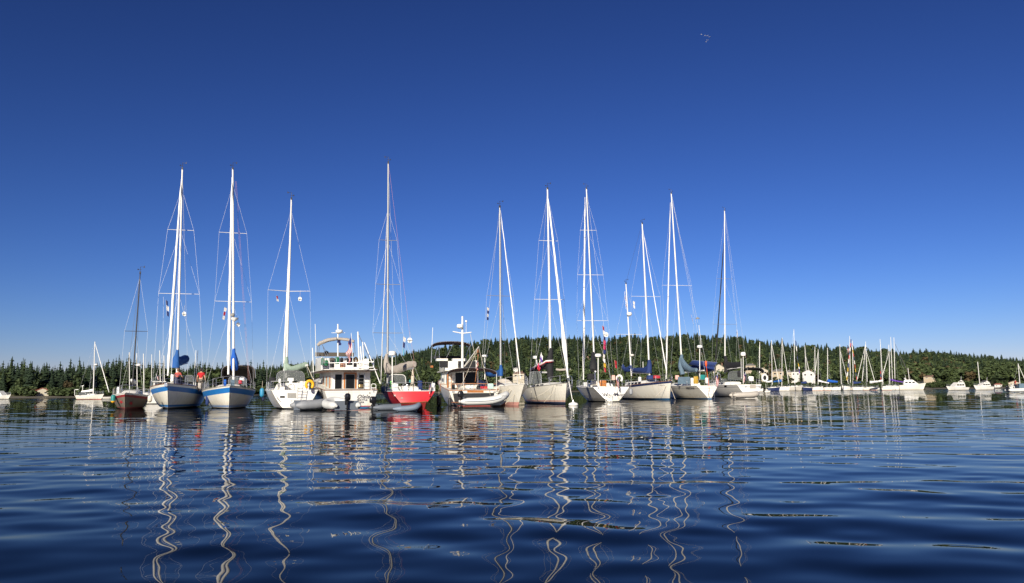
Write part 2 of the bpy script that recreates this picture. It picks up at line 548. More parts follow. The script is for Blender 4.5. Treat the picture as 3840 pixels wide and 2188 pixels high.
    def panel(s, name, pix, m, th=.012, parent=None, label=None):
        """polygon of picture points laid on the hull skin"""
        q, nn = [], V(0, 0, 0)
        for px, py in pix:
            l, nr = s.hit(px, py)
            if l is None: continue
            if nr.dot(s.Ri @ ray(px, py)) > 0: nr = -nr
            nn += nr
            q.append(l)
        if len(q) < len(pix): print('panel', name, 'lost', len(pix) - len(q))
        if len(q) < 3:
            print('panel missed', name)
            return None
        nn.normalize()
        return s.part(name, MB().prism([p + nn * .006 for p in q], nn * th), m, parent or s.ho, label)
    def dodger(s, pix0, pix1, dY0, dY1, top, m, side=None, name='dodger', win=True, frame=STEEL, ex=.45, back=False):
        """canvas hood: hoop at depth dY0 (near) and dY1 (far); pix=(xL,xR,ybase), top = y of the crown at each"""
        def hoop(xl, xr, yb, yt, dY, n=12):
            out = []
            for i in range(n + 1):
                a = math.pi * i / n
                cx, cz = math.cos(a), math.sin(a)
                x = (xl + xr) / 2 - (xr - xl) / 2 * math.copysign(abs(cx) ** ex, cx)
                y = yb - (yb - yt) * abs(cz) ** ex
                out.append(s.loc(x, y, dY))
            return out
        A, B = hoop(*pix0, top[0], dY0), hoop(*pix1, top[1], dY1)
        mb = MB()
        n = len(A)
        Ao = [p.copy() for p in A]
        mb.strip(A, B)
        o = s.part(name, mb, m)
        so = o.modifiers.new('thickness', 'SOLIDIFY')
        so.thickness = .02
        if win:
            c = MB().prism([A[i] for i in range(n)], (B[n // 2] - A[n // 2]) * .02)
            s.part('window', c, VINYL, o)
        if back: s.part('back_curtain', MB().prism(B, (A[n // 2] - B[n // 2]) * .01), m, o)
        fr = MB()
        fr.tube(A, .022, 6)
        fr.tube(B, .02, 6)
        s.part('frame', fr, frame, o)
        return o
    def radar(s, px, yt, yb, dY, rw=14, rh=7, m=None, r=.04):
        a, b = s.loc(px, yb, dY), s.loc(px, yt + rh * 2, dY)
        mm = (s.Y + dY) / F
        o = s.part('radar_pole', MB().tube([a, b], r, 8), m or WPL)
        R, H = rw * mm, rh * mm * 2
        s.part('radome', MB().lathe(b, [(R * .3, -.02), (R * .9, .0), (R, H * .25), (R, H * .55), (R * .9, H * .85), (R * .5, H)], 18), WPL, o)
        return o
    def wheel(s, px, py, rpx, dY, m=None, spokes=6):
        c = s.loc(px, py, dY)
        R = rpx * (s.Y + dY) / F
        mb = MB()
        pts = [c + V(0, R * math.cos(2 * math.pi * k / 20), R * math.sin(2 * math.pi * k / 20)) for k in range(21)]
        mb.tube(pts, .022, 6)
        for k in range(spokes):
            a = 2 * math.pi * k / spokes
            mb.tube([c, c + V(0, R * math.cos(a), R * math.sin(a))], .012, 5)
        s.part('steering_wheel', mb, m or STEEL)
    def ladder(s, p0, p1, wpx, n=4, dY=0, m=None, rails=True):
        a, b = s.loc(p0[0], p0[1], dY), s.loc(p1[0], p1[1], dY)
        w = wpx * (s.Y + dY) / F / 2
        off = V(-.03, 0, 0)
        mb = MB()
        for sd in (1, -1): mb.tube([a + V(0, sd * w, 0) + off, b + V(0, sd * w, 0) + off], .018, 6)
        for i in range(n):
            p = a.lerp(b, (i + .5) / n) + off
            mb.tube([p + V(0, w, 0), p - V(0, w, 0)], .016, 6)
        s.part('boarding_ladder', mb, m or STEEL)
# ---------------------------------------------------------------- water
def make_water():
    rng = np.random.default_rng(7)
    N = 64
    lam = np.exp(rng.uniform(math.log(.34), math.log(6.5), N))
    th = np.radians(rng.normal(10, 38, N))
    wgt = np.exp(-((np.log(lam) - math.log(1.0)) / .85) ** 2) + .10
    amp = wgt * rng.uniform(.6, 1.3, N)
    SIG = .0225
    amp *= SIG / math.sqrt((amp ** 2).sum() / 2)
    k = 2 * np.pi / lam
    kx, ky = k * np.sin(th), k * np.cos(th)
    ph = rng.uniform(0, 2 * np.pi, N)
    rows = [0.6]
    while rows[-1] < 75: rows.append(rows[-1] * 1.0042 + .004)
    while rows[-1] < 9000: rows.append(rows[-1] * 1.03)
    r = np.array(rows)
    ang = np.concatenate([np.linspace(-180, -48, 34)[:-1], np.linspace(-48, -37, 30)[:-1], np.linspace(-37, 37, 900), np.linspace(37, 48, 30)[1:], np.linspace(48, 180, 34)[1:-1]])
    a = np.radians(ang)
    nr, na = len(r), len(a)
    X = np.outer(r, np.sin(a)).astype(np.float32)
    Y = np.outer(r, np.cos(a)).astype(np.float32)
    dr = np.gradient(r)[:, None]
    da = np.abs(np.gradient(a))[None, :]
    sp = np.maximum(dr, r[:, None] * da * .6)
    Z = np.zeros_like(X)
    lost = np.zeros_like(X)
    # slow patches of rougher and calmer water
    patch = np.ones_like(X)
    for i in range(9):
        q = rng.uniform(6, 30)
        t = rng.normal(0, .5)
        patch += .13 * np.sin(2 * np.pi / q * (X * math.sin(t) * .6 + Y * math.cos(t)) + rng.uniform(0, 6.28))
    patch = np.clip(patch, .5, 1.6) * (1.0 - .52 * np.clip((Y - 7) / 24, 0, 1) + .75 * np.clip((Y - 105) / 60, 0, 1))
    for i in range(N):
        att = np.clip((lam[i] / sp - 2.5) / 2.5, 0, 1)
        Z += (amp[i] / k[i]) * att * np.sin(kx[i] * X + ky[i] * Y + ph[i])
        lost += (amp[i] ** 2 / 2) * (1 - att ** 2)
    Z *= patch
    lost = np.sqrt(lost) * patch
    V3 = np.stack([X, Y, Z], -1).reshape(-1, 3)
    j, i = np.meshgrid(np.arange(na), np.arange(nr - 1))
    jn = (j + 1) % na
    faces = np.stack([i * na + jn, (i + 1) * na + jn, (i + 1) * na + j, i * na + j], -1).reshape(-1, 4)
    me = bpy.data.meshes.new('water')
    me.vertices.add(len(V3))
    me.vertices.foreach_set('co', V3.ravel())
    me.loops.add(faces.size)
    me.loops.foreach_set('vertex_index', faces.ravel().astype(np.int32))
    me.polygons.add(len(faces))
    me.polygons.foreach_set('loop_start', np.arange(0, faces.size, 4, dtype=np.int32))
    me.polygons.foreach_set('use_smooth', np.ones(len(faces), dtype=bool))
    at = me.attributes.new('ripple', 'FLOAT', 'POINT')
    at.data.foreach_set('value', lost.ravel().astype(np.float32))
    me.update()
    me.validate()
    m = bpy.data.materials.new('sea_water')
    m.use_nodes = True
    n, l = m.node_tree.nodes, m.node_tree.links
    b = n['Principled BSDF']
    n.remove(b)
    df = n.new('ShaderNodeBsdfDiffuse'); df.inputs['Color'].default_value = (.0010, .0030, .0065, 1)
    gl = n.new('ShaderNodeBsdfGlossy'); gl.inputs['Roughness'].default_value = .012
    fr = n.new('ShaderNodeFresnel'); fr.inputs['IOR'].default_value = 1.333
    pw = n.new('ShaderNodeMath'); pw.operation = 'POWER'; pw.inputs[1].default_value = 1.4
    ms = n.new('ShaderNodeMixShader')
    l.new(fr.outputs[0], pw.inputs[0]); l.new(pw.outputs[0], ms.inputs[0])
    l.new(df.outputs[0], ms.inputs[1]); l.new(gl.outputs[0], ms.inputs[2])
    l.new(ms.outputs[0], n['Material Output'].inputs['Surface'])
    geo = n.new('ShaderNodeNewGeometry')
    mp = n.new('ShaderNodeMapping')
    mp.inputs['Scale'].default_value = (.55, 1.0, 1)
    l.new(geo.outputs['Position'], mp.inputs['Vector'])
    nz = n.new('ShaderNodeTexNoise')
    nz.inputs['Scale'].default_value = .9
    nz.inputs['Detail'].default_value = 3.0
    l.new(mp.outputs[0], nz.inputs['Vector'])
    sb = n.new('ShaderNodeVectorMath'); sb.operation = 'SUBTRACT'
    sb.inputs[1].default_value = (.5, .5, .5)
    l.new(nz.outputs['Color'], sb.inputs[0])
    mu = n.new('ShaderNodeVectorMath'); mu.operation = 'MULTIPLY'
    mu.inputs[1].default_value = (6.0, 9.0, 0)
    l.new(sb.outputs[0], mu.inputs[0])
    at = n.new('ShaderNodeAttribute'); at.attribute_name = 'ripple'
    sc = n.new('ShaderNodeVectorMath'); sc.operation = 'SCALE'
    l.new(mu.outputs[0], sc.inputs[0])
    l.new(at.outputs['Fac'], sc.inputs['Scale'])
    ad = n.new('ShaderNodeVectorMath'); ad.operation = 'ADD'
    l.new(sc.outputs[0], ad.inputs[0])
    l.new(geo.outputs['Normal'], ad.inputs[1])
    nm = n.new('ShaderNodeVectorMath'); nm.operation = 'NORMALIZE'
    l.new(ad.outputs[0], nm.inputs[0])
    for q in (gl, fr): l.new(nm.outputs[0], q.inputs['Normal'])
    me.materials.append(m)
    o = bpy.data.objects.new('water', me)
    COL.objects.link(o)
    tag(o, 'calm dark blue bay water with long gentle ripples', 'water', kind='structure')
make_water()
# ---------------------------------------------------------------- land
def interp(x, pts):
    return float(np.interp(x, [p[0] for p in pts], [p[1] for p in pts]))
# crest of the tree line in the photograph (source pixels), distance of shore and ridge along each bearing
SKY = [(-700, 1394), (0, 1404), (140, 1408), (230, 1406), (330, 1398), (500, 1394), (900, 1388), (1050, 1370), (1200, 1356), (1350, 1342), (1430, 1334), (1500, 1322), (1600, 1302), (1730, 1282), (1800, 1273), (1950, 1262), (2100, 1258), (2250, 1262), (2340, 1256), (2480, 1256), (2560, 1250), (2700, 1256), (2850, 1268), (2930, 1278), (3000, 1290), (3150, 1300), (3230, 1297), (3300, 1306), (3400, 1316), (3500, 1310), (3580, 1320), (3680, 1330), (3840, 1344), (4500, 1362)]
SHORE = [(-700, 290), (0, 290), (600, 300), (1000, 380), (1500, 520), (2500, 560), (3300, 520), (3840, 430), (4500, 400)]
RIDGE = [(-700, 620), (600, 700), (1000, 950), (1700, 1150), (2600, 1150), (3200, 1200), (3840, 1300), (4500, 1300)]
TREEH = 15.0
def land(px, s):
    """ground point on the bearing of picture column px, s = 0 shore .. 1 ridge"""
    ds, dr = interp(px, SHORE), interp(px, RIDGE)
    d = ds + (dr - ds) * s
    g = ray(px, 1465)
    hx, hy = g.x / g.y, 1.0
    top = P(px, interp(px, SKY), dr).z - TREEH
    if s <= 1: z = .10 + .7 * min(1, s * 25) + (max(top, 2) - .8) * (s ** 1.15 if s > 0 else 0)
    else: z = max(top, 2) * (1 - (s - 1) * 1.2)
    if s < 0: z = s * 30
    z += .8 * math.sin(px * .013 + s * 7) * min(1, max(0, s * 4))
    return V(hx * d, d, z)
def make_land():
    xs = list(range(-1400, 5300, 30))
    ss = [-.03, -.01, 0, .008, .02, .04, .07, .11, .16, .22, .3, .4, .5, .6, .7, .8, .9, 1.0, 1.1, 1.3, 1.6]
    mb = MB()
    rows = []
    for s in ss:
        rows.append([land(x, s) for x in xs])
    for a, b in zip(rows[:-1], rows[1:]): mb.strip(a, b)
    m = bpy.data.materials.new('hillside_ground')
    m.use_nodes = True
    n, l = m.node_tree.nodes, m.node_tree.links
    b = n['Principled BSDF']
    b.inputs['Roughness'].default_value = .95
    tc = n.new('ShaderNodeTexCoord')
    nz = n.new('ShaderNodeTexNoise'); nz.inputs['Scale'].default_value = .03; nz.inputs['Detail'].default_value = 6
    l.new(tc.outputs['Object'], nz.inputs['Vector'])
    cr = n.new('ShaderNodeValToRGB')
    cr.color_ramp.elements[0].color, cr.color_ramp.elements[0].position = (.022, .035, .012, 1), .35
    cr.color_ramp.elements[1].color, cr.color_ramp.elements[1].position = (.16, .13, .055, 1), .68
    l.new(nz.outputs['Fac'], cr.inputs[0])
    sx = n.new('ShaderNodeSeparateXYZ')
    l.new(tc.outputs['Object'], sx.inputs[0])
    mr = n.new('ShaderNodeMapRange')
    mr.inputs['From Min'].default_value, mr.inputs['From Max'].default_value = .35, .6
    l.new(sx.outputs['Z'], mr.inputs['Value'])
    mx = n.new('ShaderNodeMix'); mx.data_type = 'RGBA'
    mx.inputs['A'].default_value = (.125, .11, .085, 1)
    l.new(mr.outputs[0], mx.inputs['Factor'])
    l.new(cr.outputs[0], mx.inputs['B'])
    l.new(mx.outputs['Result'], b.inputs['Base Color'])
    o = mb.build('hillside', m, angle=60)
    tag(o, 'wooded shore and long hill round the bay with a pale beach at the water', 'hill', kind='structure')
make_land()
# ---------------------------------------------------------------- foliage
def leafmat(name, col, var=.5):
    m = bpy.data.materials.new(name)
    m.use_nodes = True
    n, l = m.node_tree.nodes, m.node_tree.links
    b = n['Principled BSDF']
    b.inputs['Roughness'].default_value = .75
    b.inputs['Specular IOR Level'].default_value = .25
    geo = n.new('ShaderNodeNewGeometry')
    oi = n.new('ShaderNodeObjectInfo')
    tc = n.new('ShaderNodeTexCoord')
    nz = n.new('ShaderNodeTexNoise'); nz.inputs['Scale'].default_value = .06; nz.inputs['Detail'].default_value = 4
    l.new(geo.outputs['Position'], nz.inputs['Vector'])
    ad = n.new('ShaderNodeMath'); ad.operation = 'ADD'
    l.new(geo.outputs['Random Per Island'], ad.inputs[0])
    l.new(nz.outputs['Fac'], ad.inputs[1])
    a2 = n.new('ShaderNodeMath'); a2.operation = 'MULTIPLY_ADD'
    a2.inputs[1].default_value = .35
    l.new(oi.outputs['Random'], a2.inputs[0])
    l.new(ad.outputs[0], a2.inputs[2])
    cr = n.new('ShaderNodeValToRGB')
    c = Vector(col)
    cr.color_ramp.elements[0].color, cr.color_ramp.elements[0].position = (*(c * (1 - var)), 1), .35
    w = Vector((c.x * 1.45, c.y * 1.30, c.z * 1.05)) * (1 + var * .35)
    cr.color_ramp.elements[1].color, cr.color_ramp.elements[1].position = (*w, 1), 1.0
    mr = n.new('ShaderNodeMath'); mr.operation = 'MULTIPLY'; mr.inputs[1].default_value = .55
    l.new(a2.outputs[0], mr.inputs[0])
    l.new(mr.outputs[0], cr.inputs[0])
    l.new(cr.outputs[0], b.inputs['Base Color'])
    return m
CONIF = leafmat('conifer_needles', (.023, .042, .025), .36)
CONIF2 = leafmat('conifer_needles_pale', (.034, .055, .027), .34)
BROAD = leafmat('broadleaf_foliage', (.044, .067, .028), .30)
BROADR = leafmat('russet_foliage', (.060, .048, .026), .35)
BARK = mat('bark', (.11, .085, .065), .9, var=.3)
def conifer_arrays(seed, levels=20, per=7, leaves=3, width=.19, base=.10):
    """unit height crown: whorls of drooping, ragged branches"""
    rd = random.Random(seed)
    vs, fs = [], []
    for i in range(levels):
        k = i / (levels - 1)
        z = base + (1 - base) * k ** .92
        R = width * (1 - k) ** .82 * (1 if k > .12 else .75 + k * 2) * rd.uniform(.80, 1.16) + .018
        a0 = rd.uniform(0, 6.28)
        for j in range(per if k < .8 else max(4, per - 2)):
            a = a0 + 6.283 * j / per + rd.uniform(-.35, .35)
            r = R * rd.uniform(.55, 1.15)
            if rd.random() < .08: continue
            dz = -r * rd.uniform(.15, .55)
            d = V(math.cos(a), math.sin(a), 0)
            sd = V(-d.y, d.x, 0)
            o = V(0, 0, z + rd.uniform(-.012, .012))
            for q in range(leaves):
                t0, t1 = q / leaves, (q + 1.25) / leaves
                w = r * .62 * (1 - t0 * .5) * rd.uniform(.7, 1.3)
                p0 = o + d * (r * t0) + V(0, 0, dz * t0 ** 1.3)
                p1 = o + d * (r * min(t1, 1.1)) + V(0, 0, dz * t1 ** 1.3 - .008)
                mid = p0.lerp(p1, .45)
                b = len(vs)
                vs += [p0 + V(0, 0, .010), mid + sd * w + V(0, 0, -.020 * rd.random() - .006), p1, mid - sd * w + V(0, 0, -.020 * rd.random() - .006)]
                fs.append((b, b + 1, b + 2, b + 3))
    m = len(vs)
    vs += [V(.035, 0, .6), V(0, .035, .6), V(-.035, 0, .6), V(0, -.035, .6), V(.004, 0, 1.03), V(0, .004, 1.03), V(-.004, 0, 1.03), V(0, -.004, 1.03)]
    fs += [(m + q, m + (q + 1) % 4, m + 4 + (q + 1) % 4, m + 4 + q) for q in range(4)]
    return np.array([tuple(v) for v in vs], dtype=np.float32), fs
def broad_arrays(seed, n=420, leaf=.075, tall=1.0, base=.12):
    rd = random.Random(seed)
    lobes = []
    for i in range(9):
        a, r = rd.uniform(0, 6.28), rd.uniform(.05, .27)
        z = rd.uniform(base + .16, .84)
        q = .24 * (1.05 - abs(z - .45)) * rd.uniform(.6, 1.1)
        lobes.append((V(r * math.cos(a), r * math.sin(a), z), q))
    vs, fs = [], []
    for i in range(n):
        c, q = rd.choice(lobes)
        d = V(rd.gauss(0, 1), rd.gauss(0, 1), rd.gauss(0, 1)).normalized()
        p = c + d * q * rd.uniform(.55, 1.05)
        nrm = (d + V(rd.gauss(0, .5), rd.gauss(0, .5), rd.gauss(0, .5) + .3)).normalized()
        A = nrm.orthogonal().normalized()
        A = (Matrix.Rotation(rd.uniform(0, 6.28), 3, nrm) @ A)
        B = nrm.cross(A)
        s = leaf * rd.uniform(.5, 1.3)
        b = len(vs)
        vs += [p + A * s, p + B * s * .8, p - A * s, p - B * s * .8]
        fs.append((b, b + 1, b + 2, b + 3))
    return np.array([tuple(v) for v in vs], dtype=np.float32), fs
def arr_mesh(name, va, fs, m, smooth=False):
    me = bpy.data.meshes.new(name)
    me.from_pydata(va.tolist(), [], fs)
    me.materials.append(m)
    return me
def trunk_mesh(name, h, r, limbs, seed):
    rd = random.Random(seed)
    mb = MB().tube([V(0, 0, -.02), V(0, 0, h * .5), V(0.006, 0, h)], [r, r * .7, r * .15], 7)
    for i in range(limbs):
        z = h * rd.uniform(.25, .75)
        a = rd.uniform(0, 6.28)
        mb.tube([V(0, 0, z), V(math.cos(a) * .12, math.sin(a) * .12, z + .10)], [r * .45, r * .12], 5)
    me = bpy.data.meshes.new(name)
    me.from_pydata(mb.v, [], mb.f)
    me.materials.append(BARK)
    return me
CM = [arr_mesh('crown', *conifer_arrays(11 + i, 26, 9, 3, (.19, .22, .17, .24)[i % 4], (.05, .12, .20, .08)[i % 4]), CONIF) for i in range(6)]
CT = [trunk_mesh('trunk', .95, .016, 0, i) for i in range(3)]
BM = [arr_mesh('crown', *broad_arrays(31 + i, 900, .050), (BROAD, BROAD, CONIF2, BROAD)[i % 4]) for i in range(4)]
BT = [trunk_mesh('trunk', .6, .030, 5, 40 + i) for i in range(2)]
RM = [arr_mesh('crown', *broad_arrays(61, 900, .050), BROADR)]
rdT = random.Random(5)
def tree(kind, pos, h, w, label, group=None, m=None):
    nm = {'c': 'conifer', 'b': 'broadleaf_tree', 'r': 'russet_tree'}[kind]
    cat = 'tree'
    e = empty(nm, pos, label, cat, group, rdT.uniform(0, 6.28))
    e.scale = (w, w, h)
    cm = m or rdT.choice({'c': CM, 'b': BM, 'r': RM}[kind])
    o = bpy.data.objects.new('crown', cm); COL.objects.link(o); o.parent = e
    t = bpy.data.objects.new('trunk', rdT.choice(CT if kind == 'c' else BT)); COL.objects.link(t); t.parent = e
    return e
def ground_at(px, s): return land(px, s)
def tree_pix(kind, px, top, s, w, label, group=None):
    g = land(px, s)
    h = P(px, top, g.y).z - g.z
    return tree(kind, g - V(0, 0, .3), h + .3, max(h * w, 2), label, group)
# left shore: trees one can tell apart (px, top y, s, kind, width ratio, label)
LEFT = [(96, 1374, .10, 'c', .9, 'tall ragged conifer left of the tallest one on the left shore'),
        (112, 1365, .09, 'c', .95, 'tallest pointed conifer on the left shore, above the cream gabled house'),
        (8, 1386, .10, 'c', 1.0, 'dark conifer at the extreme edge of the left shore'),
        (42, 1384, .14, 'c', .85, 'dark lean conifer between the edge conifer and the tall pair on the left shore'),
        (65, 1415, .05, 'b', .95, 'rounded green broadleaf tree on the left shore behind the cabin cruiser'),
        (245, 1380, .10, 'c', .95, 'dark conifer left of a russet tree on the left shore'),
        (266, 1380, .13, 'c', .85, 'twin topped dark conifer behind the russet tree on the left shore'),
        (258, 1420, .05, 'r', .95, 'russet broadleaf tree beside the anchored white sloop'),
        (334, 1372, .08, 'c', 1.05, 'conifer with a tiny flag above it, beside the mast of the anchored white sloop'),
        (285, 1398, .07, 'b', 1.0, 'dark green broadleaf tree behind the boom of the anchored white sloop'),
        (128, 1452, .025, 'r', 1.2, 'small red leaved tree left of the cream gabled house'),
        (176, 1440, .03, 'b', 1.1, 'small bushy tree right of the cream gabled house')]
for x, t, s, k, w, lb in LEFT: tree_pix(k, x, t, s, w, lb)
GL = 'conifers on the left shore'
for i in range(64):
    x = -260 + i * 19 + rdT.uniform(-9, 9)
    if any(abs(x - q[0]) < 10 for q in LEFT): x += 12
    t = rdT.uniform(1400, 1430) if x < 330 else rdT.uniform(1380, 1412)
    if 560 < x < 1000: t = rdT.uniform(1374, 1404)
    tree_pix('c' if rdT.random() < .8 else 'b', x, t, rdT.uniform(.05, .2), rdT.uniform(1.05, 1.45), 'dark tree in the dense row along the left shore', GL)
def ridge_trees():
    x = 620.0
    i = 0
    while x < 3900:
        top = interp(x, SKY) + rdT.uniform(-6, 9)
        kk = 'c' if rdT.random() < .72 else 'b'
        tree_pix(kk, x, top + (3 if kk == 'b' else 0), .985 + rdT.uniform(-.03, .03), rdT.uniform(1.1, 1.9), ('dark pointed conifer' if kk == 'c' else 'rounded dark tree') + ' on the skyline of the hill', 'trees on the skyline of the hill')
        x += rdT.uniform(7, 18)
        i += 1
ridge_trees()
# big spruces that stand out above the ridge
for x, t, lb in [(2062, 1252, 'conifer crowning the ridge behind the black mainsail cover'), (2942, 1268, 'conifer standing proud of the ridge behind the far anchored sailboats'), (3030, 1285, 'broad conifer on the falling ridge behind the far sailboats'), (3110, 1287, 'pointed conifer on the falling ridge above the white far house'), (3484, 1306, 'tallest conifer on the low far ridge'), (3576, 1313, 'pointed conifer on the low far ridge right of the tallest'), (3461, 1307, 'small conifer on the low far ridge left of the tallest'), (3766, 1330, 'lone small conifer at the right end of the far ridge')]:
    tree_pix('c', x, t, .97, 1.3, lb)
# the wood itself: too many to count, one object
def forest():
    rd = random.Random(9)
    cv = [conifer_arrays(100 + i, 13, 6, 1, (.21, .25, .19, .23)[i], .04) for i in range(4)]
    bv = [broad_arrays(120 + i, 110, .105) for i in range(3)]
    cv = [(a, np.array(f)) for a, f in cv]
    bv = [(a, np.array(f)) for a, f in bv]
    VS, FS, MI = [], [], []
    off = 0
    def put(px, s, kind, h, w):
        nonlocal off
        a, f = rd.choice(cv if kind < 2 else bv)
        g = land(px, s)
        t = rd.uniform(0, 6.28)
        c, q = math.cos(t), math.sin(t)
        v = np.stack([(a[:, 0] * c - a[:, 1] * q) * w + g.x, (a[:, 0] * q + a[:, 1] * c) * w + g.y, a[:, 2] * h + g.z - .3], -1)
        VS.append(v); FS.append(f + off); MI.append(np.full(len(f), kind)); off += len(v)
    for i in range(8200):
        x = rd.uniform(-500, 4200)
        lo = .10 if x < 1000 else .035
        s = lo + (1 - lo) * rd.random() ** .85
        if houses_near(x, s): continue
        pb = .12 if x < 1000 else (.72 * (1 - s) ** 1.6 + .10 + .08 * (math.sin(x * .011 + s * 9) > .55))
        if x > 3250: pb += .15
        if rd.random() < pb: put(x, s, 2 if rd.random() < .95 else 3, rd.uniform(6, 13), rd.uniform(8, 16))
        else: put(x, s, 0 if rd.random() < .75 else 1, rd.triangular(6, 18, 13), rd.uniform(11, 22))
    for i in range(2200):     # shrubs and hedges near the shore
        x = rd.uniform(60, 4100)
        s = rd.uniform(.006, .05)
        if houses_near(x, s): continue
        if x < 620 and (s < .012 or rd.random() < .35): continue
        put(x, s, 2, rd.uniform(2, 4.2), rd.uniform(4, 8))
    Va, Fa, Ma = np.concatenate(VS), np.concatenate(FS), np.concatenate(MI)
    me = bpy.data.meshes.new('forest')
    me.vertices.add(len(Va)); me.vertices.foreach_set('co', Va.astype(np.float32).ravel())
    me.loops.add(Fa.size); me.loops.foreach_set('vertex_index', Fa.astype(np.int32).ravel())
    me.polygons.add(len(Fa)); me.polygons.foreach_set('loop_start', np.arange(0, Fa.size, 4, dtype=np.int32))
    for m in (CONIF, CONIF2, BROAD, BROADR): me.materials.append(m)
    me.polygons.foreach_set('material_index', Ma.astype(np.int32))
    me.update(); me.validate()
    o = bpy.data.objects.new('forest', me)
    COL.objects.link(o)
    tag(o, 'dense mixed wood of conifers and paler broadleaf trees covering the hill', 'forest', kind='stuff')
# ---------------------------------------------------------------- houses (px range, y top of roof, y bottom, s, colours)
HW = {'cream': mat('house_cream', (.46, .41, .32), .8), 'white': mat('house_white', (.56, .54, .50), .8), 'brick': mat('house_brick', (.30, .17, .12), .9, var=.2), 'grey': mat('house_grey', (.30, .31, .31), .8), 'tan': mat('house_tan', (.38, .31, .22), .8)}
HR = {'grey': mat('roof_grey', (.16, .155, .15), .9, var=.2), 'brown': mat('roof_brown', (.20, .12, .09), .9, var=.2), 'red': mat('roof_red', (.28, .09, .06), .9, var=.2), 'dark': mat('roof_dark', (.06, .06, .065), .9, var=.2)}
HOUSES = [(137, 181, 1457, 1481, .022, 'cream', 'red', 'gable', 'cream house with a white gable and red roof on the left beach'),
          (1922, 1968, 1394, 1416, .10, 'cream', 'brown', 'hip', 'low cream house with a brown roof on the slope behind the cream ketch'),
          (1926, 1944, 1378, 1390, .17, 'white', 'grey', 'hip', 'tiny white house higher up the slope above the low cream house'),
          (2201, 2212, 1337, 1364, .45, 'brick', 'brown', 'hip', 'narrow brick house among the trees halfway up the hill'),
          (2676, 2722, 1366, 1406, .12, 'cream', 'grey', 'gable', 'cream gabled house beside the big black sail cover'),
          (2800, 2838, 1364, 1384, .16, 'tan', 'grey', 'hip', 'tan house peeping over the black bimini of the end sloop'),
          (2842, 2884, 1380, 1406, .11, 'cream', 'grey', 'gable', 'cream house just behind the white ring buoy of the end sloop'),
          (2898, 2942, 1384, 1410, .11, 'tan', 'grey', 'hip', 'long tan house between two masts of far sloops'),
          (2954, 2970, 1388, 1412, .10, 'cream', 'grey', 'hip', 'narrow cream house joined beside the dark pyramid roof'),
          (2971, 3003, 1386, 1411, .10, 'white', 'dark', 'hip', 'white house under a dark pyramid roof'),
          (3012, 3056, 1388, 1414, .09, 'white', 'grey', 'gable', 'large white house with a grey gabled roof above the far masts'),
          (3468, 3512, 1408, 1422, .07, 'tan', 'brown', 'hip', 'long low tan house with a brown roof on the far bank'),
          (3680, 3712, 1427, 1444, .03, 'grey', 'dark', 'hip', 'grey boathouse behind the flybridge motor yacht'),
          (3732, 3760, 1438, 1452, .012, 'white', 'red', 'hip', 'small white cottage with a red roof low on the far beach'),
          (3786, 3822, 1430, 1446, .03, 'cream', 'brown', 'gable', 'cream house on the far beach behind the rightmost mast')]
def houses_near(px, s):
    for x0, x1, yt, yb, hs, *_ in HOUSES:
        if x0 - 10 < px < x1 + 10 and s < hs + .03: return s > hs - .045 and (s > hs - .02 or px > 400)
    return False
def house(x0, x1, yt, yb, s, wc, rc, kind, label):
    xm = (x0 + x1) / 2
    g = land(xm, s)
    m = g.y / F
    W = (x1 - x0) * m * .94
    zb = P(xm, yb, g.y).z
    H = P(xm, yt, g.y).z - zb
    e = empty('house', V(g.x, g.y, zb), label, 'house', None, -math.atan2(g.x, g.y) + rad(rdT.uniform(-14, 14)))
    D, wall = W * .7, H * .62
    mb = MB().box(-W / 2, W / 2, 0, D, min(-6, g.z - zb - 3), wall)
    rf = MB()
    o = W * .04
    if kind == 'gable':
        mb.prism([(-W / 2, .003, wall), (W / 2, .003, wall), (0, .003, H * .97)], (0, D - .006, 0))
        for sd in (-1, 1):
            rf.prism([(sd * (W / 2 + o), -o, wall - o * .6), (0, -o, H), (0, -o, H + .22), (sd * (W / 2 + o), -o, wall - o * .6 + .22)][::sd], (0, D + 2 * o, 0))
    else:
        a, b = W / 2 + o, W * .18
        rf.hexa([(-a, -o, wall), (a, -o, wall), (a, D + o, wall), (-a, D + o, wall), (-b, D * .4, H), (b, D * .4, H), (b, D * .6, H), (-b, D * .6, H)])
    w = mb.build('wall', HW[wc], e)
    r = rf.build('roof', HR[rc], e)
    MB().box(W * .22, W * .28, D * .55, D * .65, wall, H * 1.08).build('chimney', HW['brick'], r)
    n = max(2, int(W / 3))
    fl = 2 if wall > 4.2 else 1
    for f in range(fl):
        for i in range(n):
            cx = -W / 2 + W * (i + .5) / n
            z0 = wall * (f + .30) / fl
            q = MB().box(cx - W / n * .17, cx + W / n * .17, -.06, .02, z0, z0 + wall * .34 / fl).build('window', GLASS, e)
            MB().box(cx - W / n * .20, cx + W / n * .20, -.10, .02, z0 - .18, z0 - .02).build('sill', WPL, q)
for h in HOUSES: house(*h)
forest()
# small beach things on the left shore
for x, y0, y1, lb, c in [(378, 1476, 1482, 'white shed roof among trees behind the anchored sloop', WPL)]:
    pass
